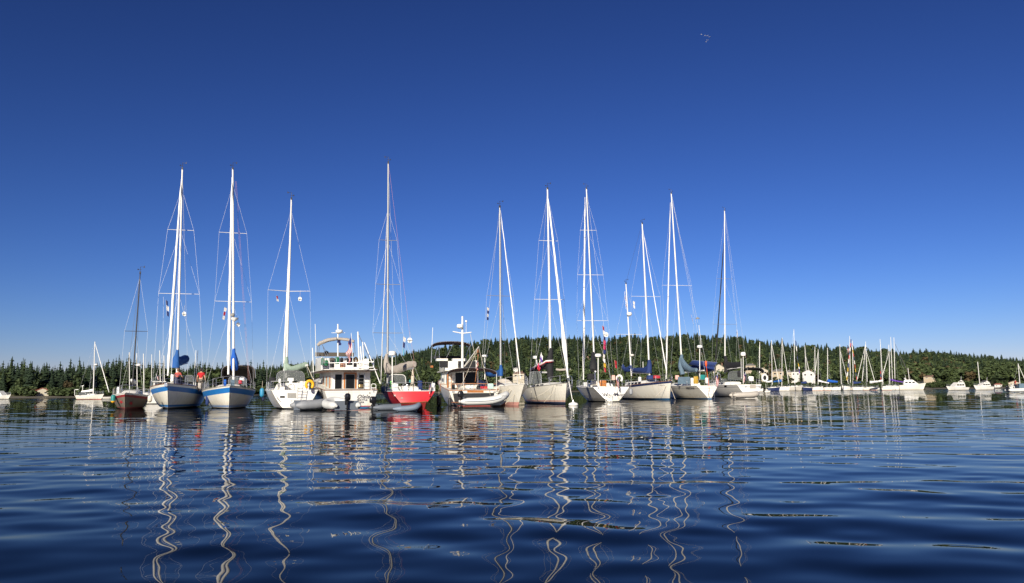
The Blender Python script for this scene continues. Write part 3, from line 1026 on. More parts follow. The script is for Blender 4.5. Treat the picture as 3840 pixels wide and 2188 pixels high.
# ---------------------------------------------------------------- things that hang on or lie against the boats
def fender(px, yt, yb, dref, dY, rpx, m, label, cap=None, group='fenders between the rafted boats'):
    Y = dref.Y + dY
    a, b = P(px, yt, Y), P(px, yb, Y)
    mm = Y / F
    r = rpx * mm
    h = a.z - b.z
    e = empty('fender', V(b.x, b.y, b.z), label, 'fender', group)
    MB().lathe((0, 0, 0), [(.02, 0), (r * .6, h * .04), (r * .95, h * .14), (r, h * .3), (r, h * .72), (r * .9, h * .86), (r * .45, h * .97), (.02, h)], 14).build('body', [m], e)
    MB().lathe((0, 0, 0), [(.03, -.03), (r * .62, h * .035), (r * .97, h * .135), (r * 1.02, h * .22)], 14).build('cap', cap or m, e)
    MB().tube([V(0, 0, h), V(.02, 0, h + .5)], .012, 5).build('rope', ROPE, e)
    return e
def flag(hoist, fly, n, dref, dY, cols, label, staff=None, canton=None, name='flag', fold=.10, staffm=None, group=None):
    """hoist=(px,y)->(px,y) edge on the staff, fly=(dx,dy) px of the free edge; cols = bands across the hoist"""
    Y = dref.Y + dY
    A, B = P(*hoist[0], Y), P(*hoist[1], Y)
    f = P(hoist[0][0] + fly[0], hoist[0][1] + fly[1], Y) - A
    e = empty(name, A.copy(), label, 'flag', group)
    mb = MB()
    nu = 14
    mats = list(dict.fromkeys(cols + ([canton[0]] if canton else [])))
    nb = len(cols)
    def pt(u, v):
        p = (B - A) * v + f * u * (1 - .12 * v)
        w = fold * u ** .5
        return p + V(.35 * w * math.sin(u * 11 + v * 5), w * math.sin(u * 9 + v * 7 + 1), .15 * w * math.sin(u * 13 + v * 9))
    for j in range(nb):
        for i in range(nu):
            u0, u1, v0, v1 = i / nu, (i + 1) / nu, j / nb, (j + 1) / nb
            c = cols[j]
            if canton and (u0 + u1) / 2 < canton[1] and (v0 + v1) / 2 < canton[2]: c = canton[0]
            mb.add([pt(u0, v0), pt(u1, v0), pt(u1, v1), pt(u0, v1)], [(0, 1, 2, 3)], mats.index(c))
    mb.build('cloth', mats, e)
    if staff:
        MB().tube([P(*staff[0], Y) - A, P(*staff[1], Y) - A], .018, 6).build('staff', staffm or WPL, e)
    return e
USC = [FRED, FWHT] * 3 + [FRED]
def us_flag(hoist, fly, dref, dY, label, staff=None, **k):
    return flag(hoist, fly, 13, dref, dY, USC, label, staff, (FBLU, .42, .54), **k)
def signal_flags(pts, dref, dY, label, mats, wpx=12, name='signal_flags'):
    Y = dref.Y + dY
    mm = Y / F
    A = P(*pts[0], Y)
    e = empty(name, A.copy(), label, 'flags')
    W = [P(*p, Y) - A for p in pts]
    n = len(mats)
    L = [0]
    def at(k):
        x = k * (len(W) - 1)
        i = min(int(x), len(W) - 2)
        return W[i].lerp(W[i + 1], x - i)
    MB().tube([at(i / 20) for i in range(21)], .008, 4).build('halyard', ROPE, e)
    rd = random.Random(int(pts[0][0]))
    for i, m in enumerate(mats):
        a, b = at((i + .06) / n), at((i + .94) / n)
        w = wpx * mm * rd.uniform(.7, 1.1)
        mb = MB()
        R0, R1 = [], []
        for q in range(6):
            k = q / 5
            s = V(w * k, .05 * math.sin(q * 2.1 + i), -abs(a.z - b.z) * .35 * k)
            R0.append(a + s); R1.append(b + s * .9)
        mb.strip(R0, R1)
        mb.build('flag_cloth', m, e)
    return e
def reflector(px, py, rpx, dref, dY, label, dark=False):
    """hanging ball radar reflector: three crossed discs"""
    Y = dref.Y + dY
    c = P(px, py, Y)
    r = rpx * Y / F
    e = empty('radar_reflector', c, label, 'radar reflector')
    mb = MB()
    for ax in ((.35, 1, .2), (1, -.3, .1), (.1, .1, 1)):
        mb.lathe(-Vector(ax).normalized() * .01, [(.01, 0), (r, 0), (r, .02), (.01, .02)], 18, 0, ax)
    mb.build('discs', CK if dark else WPL, e)
    MB().tube([V(0, 0, r), V(0, 0, r + .5)], .008, 4).build('halyard', ROPE, e)
def horseshoe(px, py, wpx, hpx, dref, dY, m, label):
    Y = dref.Y + dY
    mm = Y / F
    c = P(px, py, Y)
    e = empty('horseshoe_buoy', c, label, 'life buoy', None, dref.psi + math.pi / 2)
    w, h, r = wpx * mm / 2, hpx * mm / 2, wpx * mm * .15
    w -= r; h -= r
    pts, rs = [], []
    for i in range(19):
        a = rad(-55 + 290 * i / 18)
        x, z = w * math.cos(a), h * math.sin(a)
        if a < 0 or a > math.pi: z *= 1.15
        pts.append(V(x, 0, z)); rs.append(r * (1 if 0 < i < 18 else .7))
    MB().tube(pts, rs, 10).build('foam', m, e)
    MB().tube([V(-w, -r, -h * .5), V(0, -r * 1.1, -h * .55), V(w, -r, -h * .5)], .012, 5).build('strap', RUB, e)
def outboard(parent, p, s=1.0, m=None, rot=0.0, tilt=0.0):
    """motor hung at local p, propeller side towards -x"""
    R = Matrix.Rotation(rot, 3, 'Z') @ Matrix.Rotation(tilt, 3, 'Y')
    def T(mb):
        mb.v = [tuple(Vector(p) + R @ (Vector(v) * s)) for v in mb.v]
        return mb
    k = MB()
    k.tube([V(-.12, 0, .10), V(-.16, 0, -.25), V(-.18, 0, -.62)], [.075, .055, .045], 8)
    k.ball(V(-.20, 0, -.58), .17, .05, .055, 10, 6)
    k.box(-.36, -.08, -.10, .10, -.40, -.385)
    k.box(-.06, .03, -.11, .11, -.20, .14)
    k.tube([V(.0, .0, .18), V(.42, .05, .26)], .022, 6)
    for q in range(3):
        a = 2.1 * q
        k.prism([V(-.38, 0, -.58), V(-.38, .10 * math.cos(a - .4), -.58 + .10 * math.sin(a - .4)), V(-.37, .12 * math.cos(a + .3), -.58 + .12 * math.sin(a + .3))], (.01, 0, 0))
    o = T(k).build('outboard_motor', m or MOTOR, parent)
    c = MB()
    rings = []
    for z, a, b in ((.08, .15, .12), (.14, .20, .15), (.30, .21, .155), (.42, .18, .14), (.48, .10, .08)):
        rings.append([V(-.12 + a * math.copysign(abs(math.cos(t)) ** .6, math.cos(t)), b * math.copysign(abs(math.sin(t)) ** .6, math.sin(t)), z) for t in [2 * math.pi * q / 16 for q in range(16)]])
    c.loft(rings)
    T(c).build('cowling', m or MOTOR, o)
    return o
def dinghy(label, px, wy, axis, bowto, L, W, r, m, group='inflatable dinghies among the boats', motor=True, sheer=.16, floor=None, stripe=None, up=0.0, tubeend=.35, tilt=0.0, ax_off=0.0, seat=True):
    c = Craft('inflatable_dinghy', label, 'dinghy', px, wy, axis, bowto, L, ax_off)
    c.root['group'] = group
    pts, rs = [], []
    w = W / 2 - r
    x0, xb = -L / 2, L / 2 - r
    for sd in (1, -1):
        half = [(x0, w * .96, r * .9), (x0 + tubeend, w, r * .9), (0, w, r * .95), (L * .18, w * .97, r + sheer * .15), (L * .31, w * .80, r + sheer * .45), (xb - .14 * L * .3, w * .45, r + sheer * .8), (xb, w * .12, r + sheer)]
        half = [V(a, sd * b, z + up) for a, b, z in half]
        rr = [r * .30, r * .96, r, r, r * .97, r * .92, r * .9]
        if sd == 1: pts += half; rs += rr
        else: pts += half[::-1]; rs += rr[::-1]
    D, DR = [], []
    for i in range(len(pts) - 1):
        for k in range(3):
            t = k / 3
            D.append(pts[i].lerp(pts[i + 1], t)); DR.append(rs[i] + (rs[i + 1] - rs[i]) * t)
    D.append(pts[-1]); DR.append(rs[-1])
    for _ in range(2):
        D = [D[0]] + [(D[i - 1] + D[i] * 2 + D[i + 1]) / 4 for i in range(1, len(D) - 1)] + [D[-1]]
    tb = c.part('tube', MB().tube(D, DR, 14), m)
    if stripe:
        for sd in (1, -1):
            q = [p + V(0, sd * (rr_ + .004), 0) for p, rr_ in zip(D, DR) if p.y * sd > w * .55 and p.x > x0 + tubeend * .7]
            c.part('rub_strake', MB().tube(q, .022, 6), stripe, tb)
    fl = [V(x0 + .25, w * .9, .12 + up), V(L * .3, w * .75, .14 + up), V(xb, 0, .25 + up), V(L * .3, -w * .75, .14 + up), V(x0 + .25, -w * .9, .12 + up)]
    hb = [V(x0 + .25, w * .5, -.06 + up), V(L * .3, w * .3, -.05 + up), V(xb, 0, .18 + up), V(L * .3, -w * .3, -.05 + up), V(x0 + .25, -w * .5, -.06 + up)]
    c.part('floor', MB().loft([hb, fl]), floor or m)
    c.part('transom_board', MB().box(x0 + .22, x0 + .27, -w * .98, w * .98, -.05 + up, r * 2.0 + up), floor or PVCD)
    if seat: c.part('seat', MB().box(-.12, .16, -w, w, r * 1.35 + up, r * 1.35 + .04 + up), floor or PVCG)
    if motor: outboard(c.root, (x0 + .22, 0, r * 1.9 + up), 1.0, tilt=tilt)
    return c
# ---------------------------------------------------------------- people
def skinned(name, joints, edges, m, parent=None, sub=1):
    me = bpy.data.meshes.new(name)
    me.from_pydata([j[:3] for j in joints], edges, [])
    me.materials.append(m)
    o = bpy.data.objects.new(name, me)
    COL.objects.link(o)
    if parent: o.parent = parent
    sk = o.modifiers.new('skin', 'SKIN')
    sk.use_smooth_shade = True
    for i, j in enumerate(joints):
        me.skin_vertices[0].data[i].radius = (j[3], j[4] if len(j) > 4 else j[3])
    me.skin_vertices[0].data[0].use_root = True
    o.modifiers.new('smooth', 'SUBSURF').levels = sub
    o.modifiers['smooth'].render_levels = sub
    return o
def person(pos, rz, label, pose, shirt, trousers, hair, scale=1.0):
    """body faces +x; pose: 'stand' or 'sit'. z = 0 at the feet (stand) or at the seat (sit)"""
    J, E = [], []
    def j(x, y, z, r, r2=None):
        J.append((x * scale, y * scale, z * scale, r * scale, (r2 or r) * scale))
        return len(J) - 1
    def e(a, b): E.append((a, b))
    hip = .93 if pose == 'stand' else .10
    pel = j(0, 0, hip, .15, .11)
    lean = .02 if pose == 'stand' else .10
    w1 = j(lean * .3, 0, hip + .18, .135, .10); ch = j(lean, 0, hip + .38, .165, .115)
    nk = j(lean * 1.1, 0, hip + .53, .06); hd0 = j(lean * 1.2 + .01, 0, hip + .60, .066)
    hd1 = j(lean * 1.2 + .03, 0, hip + .70, .088, .098); hd2 = j(lean * 1.2 + .02, 0, hip + .79, .068)
    for a, b in ((pel, w1), (w1, ch), (ch, nk), (nk, hd0), (hd0, hd1), (hd1, hd2)): e(a, b)
    ns = j(lean * 1.2 + .125, 0, hip + .69, .014); e(hd1, ns)
    TR = [(0, 0, hip, .165, .125)]
    SHv = [(0, 0, hip + .02, .155, .12), (lean * .3, 0, hip + .18, .15, .115), (lean, 0, hip + .38, .178, .128), (lean * 1.05, 0, hip + .49, .10, .09)]
    SE, TE = [(0, 1), (1, 2), (2, 3)], []
    for sd in (1, -1):
        ear = j(lean * 1.2 + .01, sd * .092, hip + .69, .016); e(hd1, ear)
        sh = j(lean, sd * .18, hip + .46, .062)
        if pose == 'stand':
            el = (lean - .03, sd * .27, hip + .18); wr = (lean + .10, sd * .29, hip - .04)
        else:
            el = (lean + .06, sd * .30, hip + .20); wr = (lean + .30, sd * .22, hip + .12)
        a = j(*el, .045); b = j(*wr, .030)
        d = (Vector(wr) - Vector(el)).normalized()
        pm = Vector(wr) + d * .06
        pk = j(*pm, .034, .020)
        for p, q in ((ch, sh), (sh, a), (a, b), (b, pk)): e(p, q)
        sdv = V(0, 1, 0) - d * d.y
        sdv.normalize()
        for kf in range(4):
            o1 = pm + sdv * (.022 * (kf - 1.5)) + d * .04
            o2 = o1 + d * (.035 + .008 * (kf in (1, 2))) + V(.006, 0, 0)
            o3 = o2 + d * .028 + V(.016, 0, -.004)
            f1, f2, f3 = j(*o1, .0095), j(*o2, .0085), j(*o3, .0075)
            e(pk, f1); e(f1, f2); e(f2, f3)
        t1 = j(*(pm - d * .02 + V(.035, 0, .0)), .011); t2 = j(*(pm + d * .03 + V(.05, 0, 0)), .009)
        e(b, t1); e(t1, t2)
        SHv += [(lean, sd * .18, hip + .46, .078), (lean + (el[0] - lean) * .62, sd * .18 + (el[1] - sd * .18) * .62, hip + .46 + (el[2] - hip - .46) * .62, .066)]
        n = len(SHv)
        SE += [(2, n - 2), (n - 2, n - 1)]
        if pose == 'stand':
            kn, an, to = (.03, sd * .11, .49), (0, sd * .12, .09), (.15, sd * .14, .035)
        else:
            kn, an, to = (.44, sd * .13, .06), (.50, sd * .13, -.36), (.64, sd * .14, -.42)
        h = j(0, sd * .09, hip - .06, .095); kk = j(*kn, .058); aa = j(*an, .042); tt = j(*to, .036)
        for p, q in ((pel, h), (h, kk), (kk, aa), (aa, tt)): e(p, q)
        TR += [(0, sd * .09, hip - .06, .108), (*kn, .072), (an[0], an[1], an[2] + .03, .062)]
        n = len(TR)
        TE += [(0, n - 3), (n - 3, n - 2), (n - 2, n - 1)]
    S = lambda L: [tuple(x * scale for x in v) for v in L]
    body = skinned('person', J, E, SKIN)
    body.location, body.rotation_euler = pos, (0, 0, rz)
    tag(body, label, 'person')
    skinned('shirt', S(SHv), SE, shirt, body)
    skinned('trousers', S(TR), TE, trousers, body)
    hx = lean * 1.2
    mb = MB().ball(V(hx - .012, 0, hip + .755) * scale, .108 * scale, .104 * scale, .092 * scale, 14, 8)
    mb.ball(V(hx - .05, 0, hip + .69) * scale, .075 * scale, .09 * scale, .09 * scale, 12, 7)
    mb.build('hair', hair, body)
    for sd in (1, -1):
        MB().ball(V(hx + .112, sd * .034, hip + .715) * scale, .012 * scale, nu=8, nv=5).build('eye', INK, body)
        MB().box(*(scale * q for q in (-.05 if pose == 'stand' else .49, .19 if pose == 'stand' else .70, min(sd * .08, sd * .17), max(sd * .08, sd * .17))), *(scale * q for q in ((0, .09) if pose == 'stand' else (-.46, -.37)))).build('shoe', RUB, body)
    MB().box(scale * (hx + .112), scale * (hx + .122), -.025 * scale, .025 * scale, scale * (hip + .642), scale * (hip + .650)).build('mouth', REDST, body)
    return body
# ================================================================ the raft, from left to right
def star(c, px, py, r, m, name='emblem', n=5):
    pts = []
    for i in range(n * 2):
        a, q = math.pi * i / n + .3, r * (1 if i % 2 == 0 else .38)
        pts.append((px + q * math.cos(a), py + q * math.sin(a)))
    return c.panel(name, pts, m)
def clutter(c, items):
    """loose gear on deck: (name, label, category, px range, y range, dY, depth, material)"""
    for nm, lb, ct, x0, y0, x1, y1, dY, dp, m in items:
        a, b = c.loc(x0, y1, dY), c.loc(x1, y0, dY)
        cx, cy, cz = (a.x + b.x) / 2, (a.y + b.y) / 2, a.z
        w, h = abs(a.y - b.y), abs(b.z - a.z)
        e = empty(nm, c.O + c.R @ V(cx, cy, cz), lb, ct, None, c.psi)
        rings = []
        for z, k in ((0, .86), (.08, 1), (.85, .98), (.97, .9), (1, .7)):
            rings.append([V(dp / 2 * k * math.copysign(abs(math.cos(t)) ** .45, math.cos(t)), w / 2 * k * math.copysign(abs(math.sin(t)) ** .45, math.sin(t)), h * z) for t in [2 * math.pi * q / 16 for q in range(16)]])
        MB().loft(rings).build('body', m, e)
        MB().tube([V(-dp * .3, 0, h), V(-dp * .2, 0, h + .05), V(dp * .2, 0, h + .05), V(dp * .3, 0, h)], .012, 5).build('handle', RUB, e)
def motor_on_rail(c, px, py, dY, label, s=.8):
    p = c.loc(px, py, dY)
    e = empty('outboard_motor', c.O + c.R @ p, label, 'outboard motor', None, c.psi)
    outboard(e, (0, 0, 0), s)

# ---------------------------------------------------------------- A small grey sloop
A = Craft('sailboat', 'small grey hulled sloop with a red stripe and a thin dark leaning mast', 'sailboat', 470, 1536, -20, True, 7.6, 7.6 / 2 - .75)
A.hull(2.55, 1.16, .92, [('w', .09, 0), ('w', .13, 1), ('s', -.26, 2), ('s', -.09, 1), ('s', 0, 3)], [mat('antifouling_dull_red', (.13, .03, .028), .7), mat('stripe_dull_red', (.26, .03, .035), .5), mat('gelcoat_dove', (.20, .165, .13), .45, var=.15), WHITE], ts=.7, ob=.75, rail=WHITE)
star(A, 455, 1508, 8, REDST); star(A, 491, 1513, 9, REDST)
A.trunk(.26, .70, .78, .52, .42, .34, win=2)
A.rig((495, 1470), (526, 1022), 3.0, .060, ALUD, [(1245, 470, 549)], .96, wm=WIRE)
A.wire('forestay', [A.edge(1, 0, .05), A.mb_], WIRED)
A.wire('backstay', [A.edge(0, 0, .05), A.mb_], WIRED)
A.pulpit(.55, 1.2); A.guard(.04, .80, 6, .5); A.pushpit(.5)
mb = MB(); A.sleeve(mb, [(494, 1426, 3.0, 5, 5), (500, 1430, 3.6, 9, 7), (505, 1436, 5.2, 8, 6)], seed=2)
A.part('sail_cover', mb, SAILG)
A.part('boom', MB().tube([A.loc(495, 1440, 3.1), A.loc(506, 1444, 5.6)], .05, 8), ALUD)
clutter(A, [('sail_bag', 'pale crumpled sail bag at the bow rail of the small grey sloop', 'sail bag', 438, 1452, 450, 1480, 1.5, .6, SAILW),
            ('cooler', 'white lidded cooler on the cockpit edge of the small grey sloop', 'cooler', 503, 1465, 527, 1478, 4.5, .5, WPL)])
fender(424, 1481, 1511, A, .5, 8, TEAL, 'green fender with a yellow end hanging left of the small grey sloop', YEL)
fender(562, 1483, 1508, A, .6, 8, CREAM, 'cream fender squeezed between the grey sloop and its blue striped neighbour')

# ---------------------------------------------------------------- B white cutter with blue stripe
B = Craft('sailboat', 'white cutter with a broad blue sheer stripe and a wide blue boom cover', 'sailboat', 631, 1534, -15.5, True, 12.0, 6.0 - .85)
B.hull(4.05, 1.80, 1.28, [('w', .10, 0), ('w', .13, 1), ('w', .28, 2), ('s', -.50, 1), ('s', -.17, 2), ('s', 0, 1)], [ANTIF, mat('gelcoat_ivory', (.80, .765, .67), .28, var=.05, coat=.3), BLUEST, CREAM], ts=.72, ob=.85, em=.30, eb=.62, pb=2.5, rail=TEAKD)
B.trunk(.30, .74, 1.25, .80, .42, .36, win=3)
B.rig((663, 1440), (684, 631), 4.6, .105, ALU, [(1109, 600, 744), (869, 631, 724)], .90, chain=1.85)
B.furl(B.loc(629, 1410, 1.0), B.loc(680, 672, 4.6), .115, SAILW, seed=2)
B.wire('inner_forestay', [B.loc(640, 1440, 2.0), B.loc(676, 905, 4.6)], WIRE)
B.wire('backstay', [B.edge(0, 0, .1), B.mb_])
B.wire('halyard', [B.loc(666, 1400, 4.7), B.loc(682, 670, 4.7)], WIRER, .007)
B.wire('flag_halyard', [B.loc(610, 1440, 4.7), B.loc(613, 1112, 4.7)], WIRE, .007)
mb = MB()
B.sleeve(mb, [(666, 1312, 4.55, 4.5, 4.5), (664, 1330, 4.55, 7, 6), (660, 1350, 4.5, 13, 8), (659, 1380, 4.5, 14, 9)], seed=3)
B.sleeve(mb, [(662, 1352, 4.6, 9, 15), (676, 1356, 6.0, 10, 17), (690, 1349, 8.0, 10, 16), (702, 1346, 9.3, 8, 13)], seed=4)
B.part('sail_cover', mb, CB2)
B.part('boom', MB().tube([B.loc(664, 1372, 4.8), B.loc(702, 1362, 9.6)], .07, 8), ALU)
B.dodger((694, 726, 1434), (700, 722, 1440), 7.5, 8.6, (1408, 1414), CNV)
B.pulpit(.66, 1.9); B.guard(.05, .86, 8, .6); B.pushpit(.6)
mb = MB(); B.bx(mb, 620, 1437, 632, 1450, -.35, .5); mb.tube([B.loc(628, 1447, -.4), B.loc(642, 1445, .1)], .05, 6)
B.part('anchor_roller', mb, STEEL)
for p in (726, 733): B.pole('antenna', B.loc(p, 1448, 7), B.loc(p + 9, 1315, 7), .022, WPL)
reflector(691, 1178, 9, B, 4.8, 'white disc radar reflector hung under the spreader of the white cutter')
signal_flags([(622, 1124), (624, 1155), (626, 1185)], B, 4.6, 'dark and white courtesy flags under the left spreader of the white cutter', [FBLU, FWHT, FBLU], 10)
clutter(B, [('sail_bag', 'dark blue sail bag on the foredeck of the white cutter', 'sail bag', 652, 1415, 684, 1446, 2.6, .8, NAVYC),
            ('deck_box', 'white box on the foredeck behind the anchor of the white cutter', 'deck box', 640, 1404, 654, 1432, 3.2, .5, WPL)])
person(B.O + B.R @ B.loc(664, 1428, 3.0), B.psi + 2.7, 'person in a red and white patterned shirt sitting on the foredeck with back turned', 'sit', PLAID, NAVYC, HAIRG)
fender(796, 1470, 1512, B, 1.2, 12, RUB, 'large black fender between the two blue striped boats')
fender(777, 1478, 1520, B, .6, 6.5, CNV, 'navy blue fender hanging beside the black one between the blue striped boats')
pp = B.loc(752, 1462, 3.2)
person(B.O + B.R @ V(pp.x, pp.y, 1.22), rad(100), 'person in a red T-shirt standing at the rail with back to us', 'stand', SHIRT, TROUS, HAIR, 1.0)
clutter(B, [('canvas_bag', 'khaki canvas bag slung at the rail beside the standing person', 'bag', 742, 1436, 756, 1458, 3.0, .3, PVCT)])

# ---------------------------------------------------------------- C white ketch look-alike with bottle shaped cover
C_ = Craft('sailboat', 'white sloop with a blue sheer stripe, upright blue mast cover and brown cockpit awning', 'sailboat', 859, 1534, -20, True, 11.0, 5.5 - .7)
C_.hull(3.85, 1.58, 1.15, [('w', .07, 0), ('w', .11, 1), ('w', .17, 2), ('w', .21, 1), ('w', .25, 2), ('s', -.46, 1), ('s', -.10, 2), ('s', 0, 1)], [ANTIF, mat('gelcoat_ivory', (.80, .765, .67)), BLUEST], ts=.72, ob=.7, em=.30, eb=.62, pb=2.5, rail=CGY)
C_.trunk(.30, .74, 1.2, .78, .40, .34, win=3)
C_.rig((876, 1440), (873, 631), 4.2, .105, ALU, [(1138, 808, 939), (880, 826, 926)], .92, chain=1.75)
C_.furl(C_.loc(856, 1405, .9), C_.loc(870, 665, 4.2), .125, SAILW, seed=5)
C_.wire('backstay', [C_.edge(0, 0, .1), C_.mb_])
for x0, x1 in ((936, 886), (932, 882)): C_.wire('halyard', [C_.loc(x0, 1440, 5.5), C_.loc(x1, 680, 4.3)], WIRER, .007)
C_.part('boom', MB().tube([C_.loc(878, 1384, 4.4), C_.loc(884, 1386, 8.5)], .07, 8), ALU)
mb = MB()
C_.sleeve(mb, [(877, 1308, 4.2, 5, 5), (877, 1322, 4.2, 6, 6), (878, 1340, 4.3, 11, 10), (880, 1360, 4.5, 14, 14), (880, 1380, 4.6, 13, 14), (880, 1390, 4.6, 10, 10)], seed=6, wr=.06)
C_.part('sail_cover', mb, CB)
C_.dodger((830, 958, 1418), (838, 950, 1424), 5.8, 9.0, (1370, 1384), CBR, win=False, name='cockpit_awning', back=True)
C_.dodger((856, 924, 1446), (862, 918, 1450), 5.0, 6.2, (1412, 1418), CB2, name='dodger')
C_.pulpit(.66, 1.9); C_.guard(.05, .86, 8, .6); C_.pushpit(.6)
mb = MB(); C_.bx(mb, 864, 1424, 880, 1450, .9, .08); C_.part('anchor_panel', mb, CBG)
o = MB().ball(C_.loc(873, 1182, 3.95), 8 * C_.m); C_.part('radar_ball', o, CGY, C_.mast)
o = MB().lathe(C_.loc(879, 1193, 4.1), [(.08, -.25), (.25, -.1), (.28, .0), (.05, .05)], 14); C_.part('radar_bracket', o, WPL, C_.mast)
reflector(893, 1218, 8, C_, 4.6, 'white disc radar reflector beside the grey ball of the blue capped mast')
signal_flags([(842, 1152), (838, 1175), (834, 1198)], C_, 4.2, 'small red and white flag under the left spreader of the awning sloop', [FWHT, FRED, FWHT], 9)
clutter(C_, [('fuel_can', 'red fuel can lashed on the foredeck of the awning sloop', 'fuel can', 894, 1426, 910, 1440, 2.8, .4, FRED),
             ('sail_bag', 'cream sail bag lying on the foredeck of the awning sloop', 'sail bag', 898, 1416, 918, 1430, 3.4, .5, SAILW),
             ('sail_bag', 'bright blue bag by the bow rail of the awning sloop', 'sail bag', 838, 1424, 850, 1448, 1.6, .4, CB)])
fender(982, 1456, 1489, C_, .8, 8, mat('fender_blue', (.03, .24, .42), .5), 'light blue fender between the awning sloop and the modern white sloop')
fender(987, 1489, 1504, C_, .9, 5, NAVYC, 'small dark fender dangling under the light blue one')

# ---------------------------------------------------------------- D modern white sloop, stern to us
D = Craft('sailboat', 'modern white sloop, stern to us, with a grey sprayhood and sage green boom cover', 'sailboat', 1106, 1535, -19, False, 11.5, -5.75 - .30)
D.hull(3.45, 1.55, 1.22, [('w', .10, 0), ('s', 0, 1)], [ANTIF, WHITE], ts=.86, ob=.5, osn=-.30, em=.34, es=.5, rail=WHITE, curve=.12)
x = -5.75 - .2
D.trunk(.42, .80, 1.15, .7, .46, .30, win=2)
mb = MB(); D.bx(mb, 1048, 1437, 1068, 1475, 1.0, 3.2, 0); D.bx(mb, 1124, 1430, 1160, 1475, 1.0, 3.2, 0)
D.part('coaming', mb, WHITE)
mb = MB(); D.bx(mb, 1069, 1436, 1123, 1474, 3.2, .1, 0)
D.part('companionway_bulkhead', mb, WHITE)
mb = MB(); D.bx(mb, 1070, 1437, 1088, 1466, 3.1, .05, 0)
D.part('companionway', mb, GLASS)
D.panel('transom_gate', [(1078, 1475), (1111, 1475), (1111, 1494), (1078, 1494)], CGY)
D.panel('vent_slot', [(1050, 1486), (1068, 1486), (1068, 1493), (1050, 1493)], GLASS)
D.panel('swoosh_stripe', [(1032, 1476), (1040, 1490), (1052, 1505), (1057, 1510), (1050, 1508), (1040, 1497)], CGY)
D.letter('S', 1093, 1504, 8, shear=.3)
D.wheel(1093, 1455, 13, 1.6)
mb = MB(); D.bx(mb, 1078, 1418, 1101, 1430, 1.9, .12); D.bx(mb, 1084, 1430, 1096, 1440, 1.9, .1)
D.part('instrument_pod', mb, WPL)
D.dodger((1037, 1142, 1430), (1046, 1132, 1432), 3.4, 5.4, (1391, 1398), CGY)
D.rig((1073, 1420), (1093, 744), 6.2, .095, ALU, [(1098, 1007, 1159)], .93, chain=1.6, sweep=.35)
D.furl(D.loc(1064, 1400, 10.5), D.loc(1092, 790, 6.6), .10, SAILW, seed=8)
D.wire('backstay', [D.edge(0, .5, .1), D.mb_])
mb = MB()
D.sleeve(mb, [(1075, 1340, 6.1, 5, 5), (1074, 1355, 6.0, 8, 7), (1071, 1372, 5.9, 9, 9), (1072, 1392, 5.8, 7, 9)], seed=9)
D.sleeve(mb, [(1074, 1374, 6.0, 8, 15), (1092, 1384, 5.4, 8, 9), (1118, 1378, 4.2, 8, 11), (1148, 1368, 2.8, 7, 10)], seed=10)
D.part('sail_cover', mb, CGR)
D.part('boom', MB().tube([D.loc(1076, 1388, 6.0), D.loc(1152, 1370, 2.6)], .07, 8), ALU)
D.wire('mainsheet', [D.loc(1150, 1370, 2.7), D.loc(1177, 1428, 2.3)], ROPE, .02)
D.pushpit(.62, 1.6, gap=True); D.guard(.12, .92, 7, .58)
D.ladder((1126, 1452), (1126, 1498), 18, 4, -.1)
horseshoe(1161, 1443, 36, 38, D, -.1, YEL, 'bright yellow horseshoe buoy on the stern rail of the modern white sloop')
reflector(1125, 1122, 8, D, 6.2, 'small white radar reflector under the right spreader of the modern white sloop')
signal_flags([(1036, 1108), (1037, 1120), (1038, 1130)], D, 6.2, 'tiny red and white burgee under the left spreader of the modern white sloop', [FRED, FWHT], 8)
clutter(D, [('barbecue', 'dark covered barbecue on the left stern rail of the modern white sloop', 'barbecue', 1007, 1416, 1034, 1434, .9, .4, CK),
            ('outboard_cover', 'white cover on the rail left of the wheel of the modern white sloop', 'cover', 1044, 1421, 1054, 1438, .6, .3, WPL)])
dinghy('pale grey inflatable dinghy without a motor, below the yellow buoy', 1164, 1539, 52, False, 2.25, 1.45, .28, PVCG, motor=False, up=.06, sheer=.10, seat=False)

# ---------------------------------------------------------------- E white trawler with teak door
E = Craft('motor_yacht', 'white trawler yacht with a varnished teak door and a grey folded flybridge canopy', 'motor yacht', 1316, 1532, -21, False, 12.0, -6.0 + .04)
E.hull(3.95, 2.4, 1.20, [('w', .10, 0), ('w', .16, 1), ('s', -.16, 2), ('s', -.10, 3), ('s', 0, 2)], [ANTIFB, ANTIFR, WHITE, CREAM], ts=.90, ob=1.0, osn=.04, em=.26, rail=TEAKD)
xw = E.loc(1316, 1430, 1.4).x
mb = MB(); E.bx(mb, 1238, 1391, 1394, 1478, 1.4, 6.2, xp=xw)
cab = E.part('cabin', mb, WHITE)
mb = MB(); E.bx(mb, 1286, 1397, 1339, 1474, 1.35, .05, xp=xw - .05); door = E.part('door', mb, TEAK)
mb = MB(); E.bx(mb, 1293, 1403, 1333, 1462, 1.3, .03, xp=xw - .066); q = E.part('frame', mb, CGY, door)
mb = MB(); E.bx(mb, 1296, 1406, 1330, 1459, 1.3, .03, xp=xw - .08); E.part('window', mb, GLASS, door)
for a, b_ in ((1253, 1280), (1344, 1368)):
    mb = MB(); E.bx(mb, a, 1405, b_, 1460, 1.35, .05, xp=xw - .05); q = E.part('window', mb, GLASS, cab)
    mb = MB()
    for s_ in ((a - 2, 1403, a, 1462), (b_, 1403, b_ + 2, 1462), (a, 1403, b_, 1405), (a, 1460, b_, 1462)): E.bx(mb, *s_, 1.35, .05, xp=xw - .058)
    E.part('frame', mb, WPL, q)
mb = MB(); E.ladder((1356, 1400), (1356, 1465), 22, 5, 1.1)
yl = E.loc(1238, 1430, 1.4).y
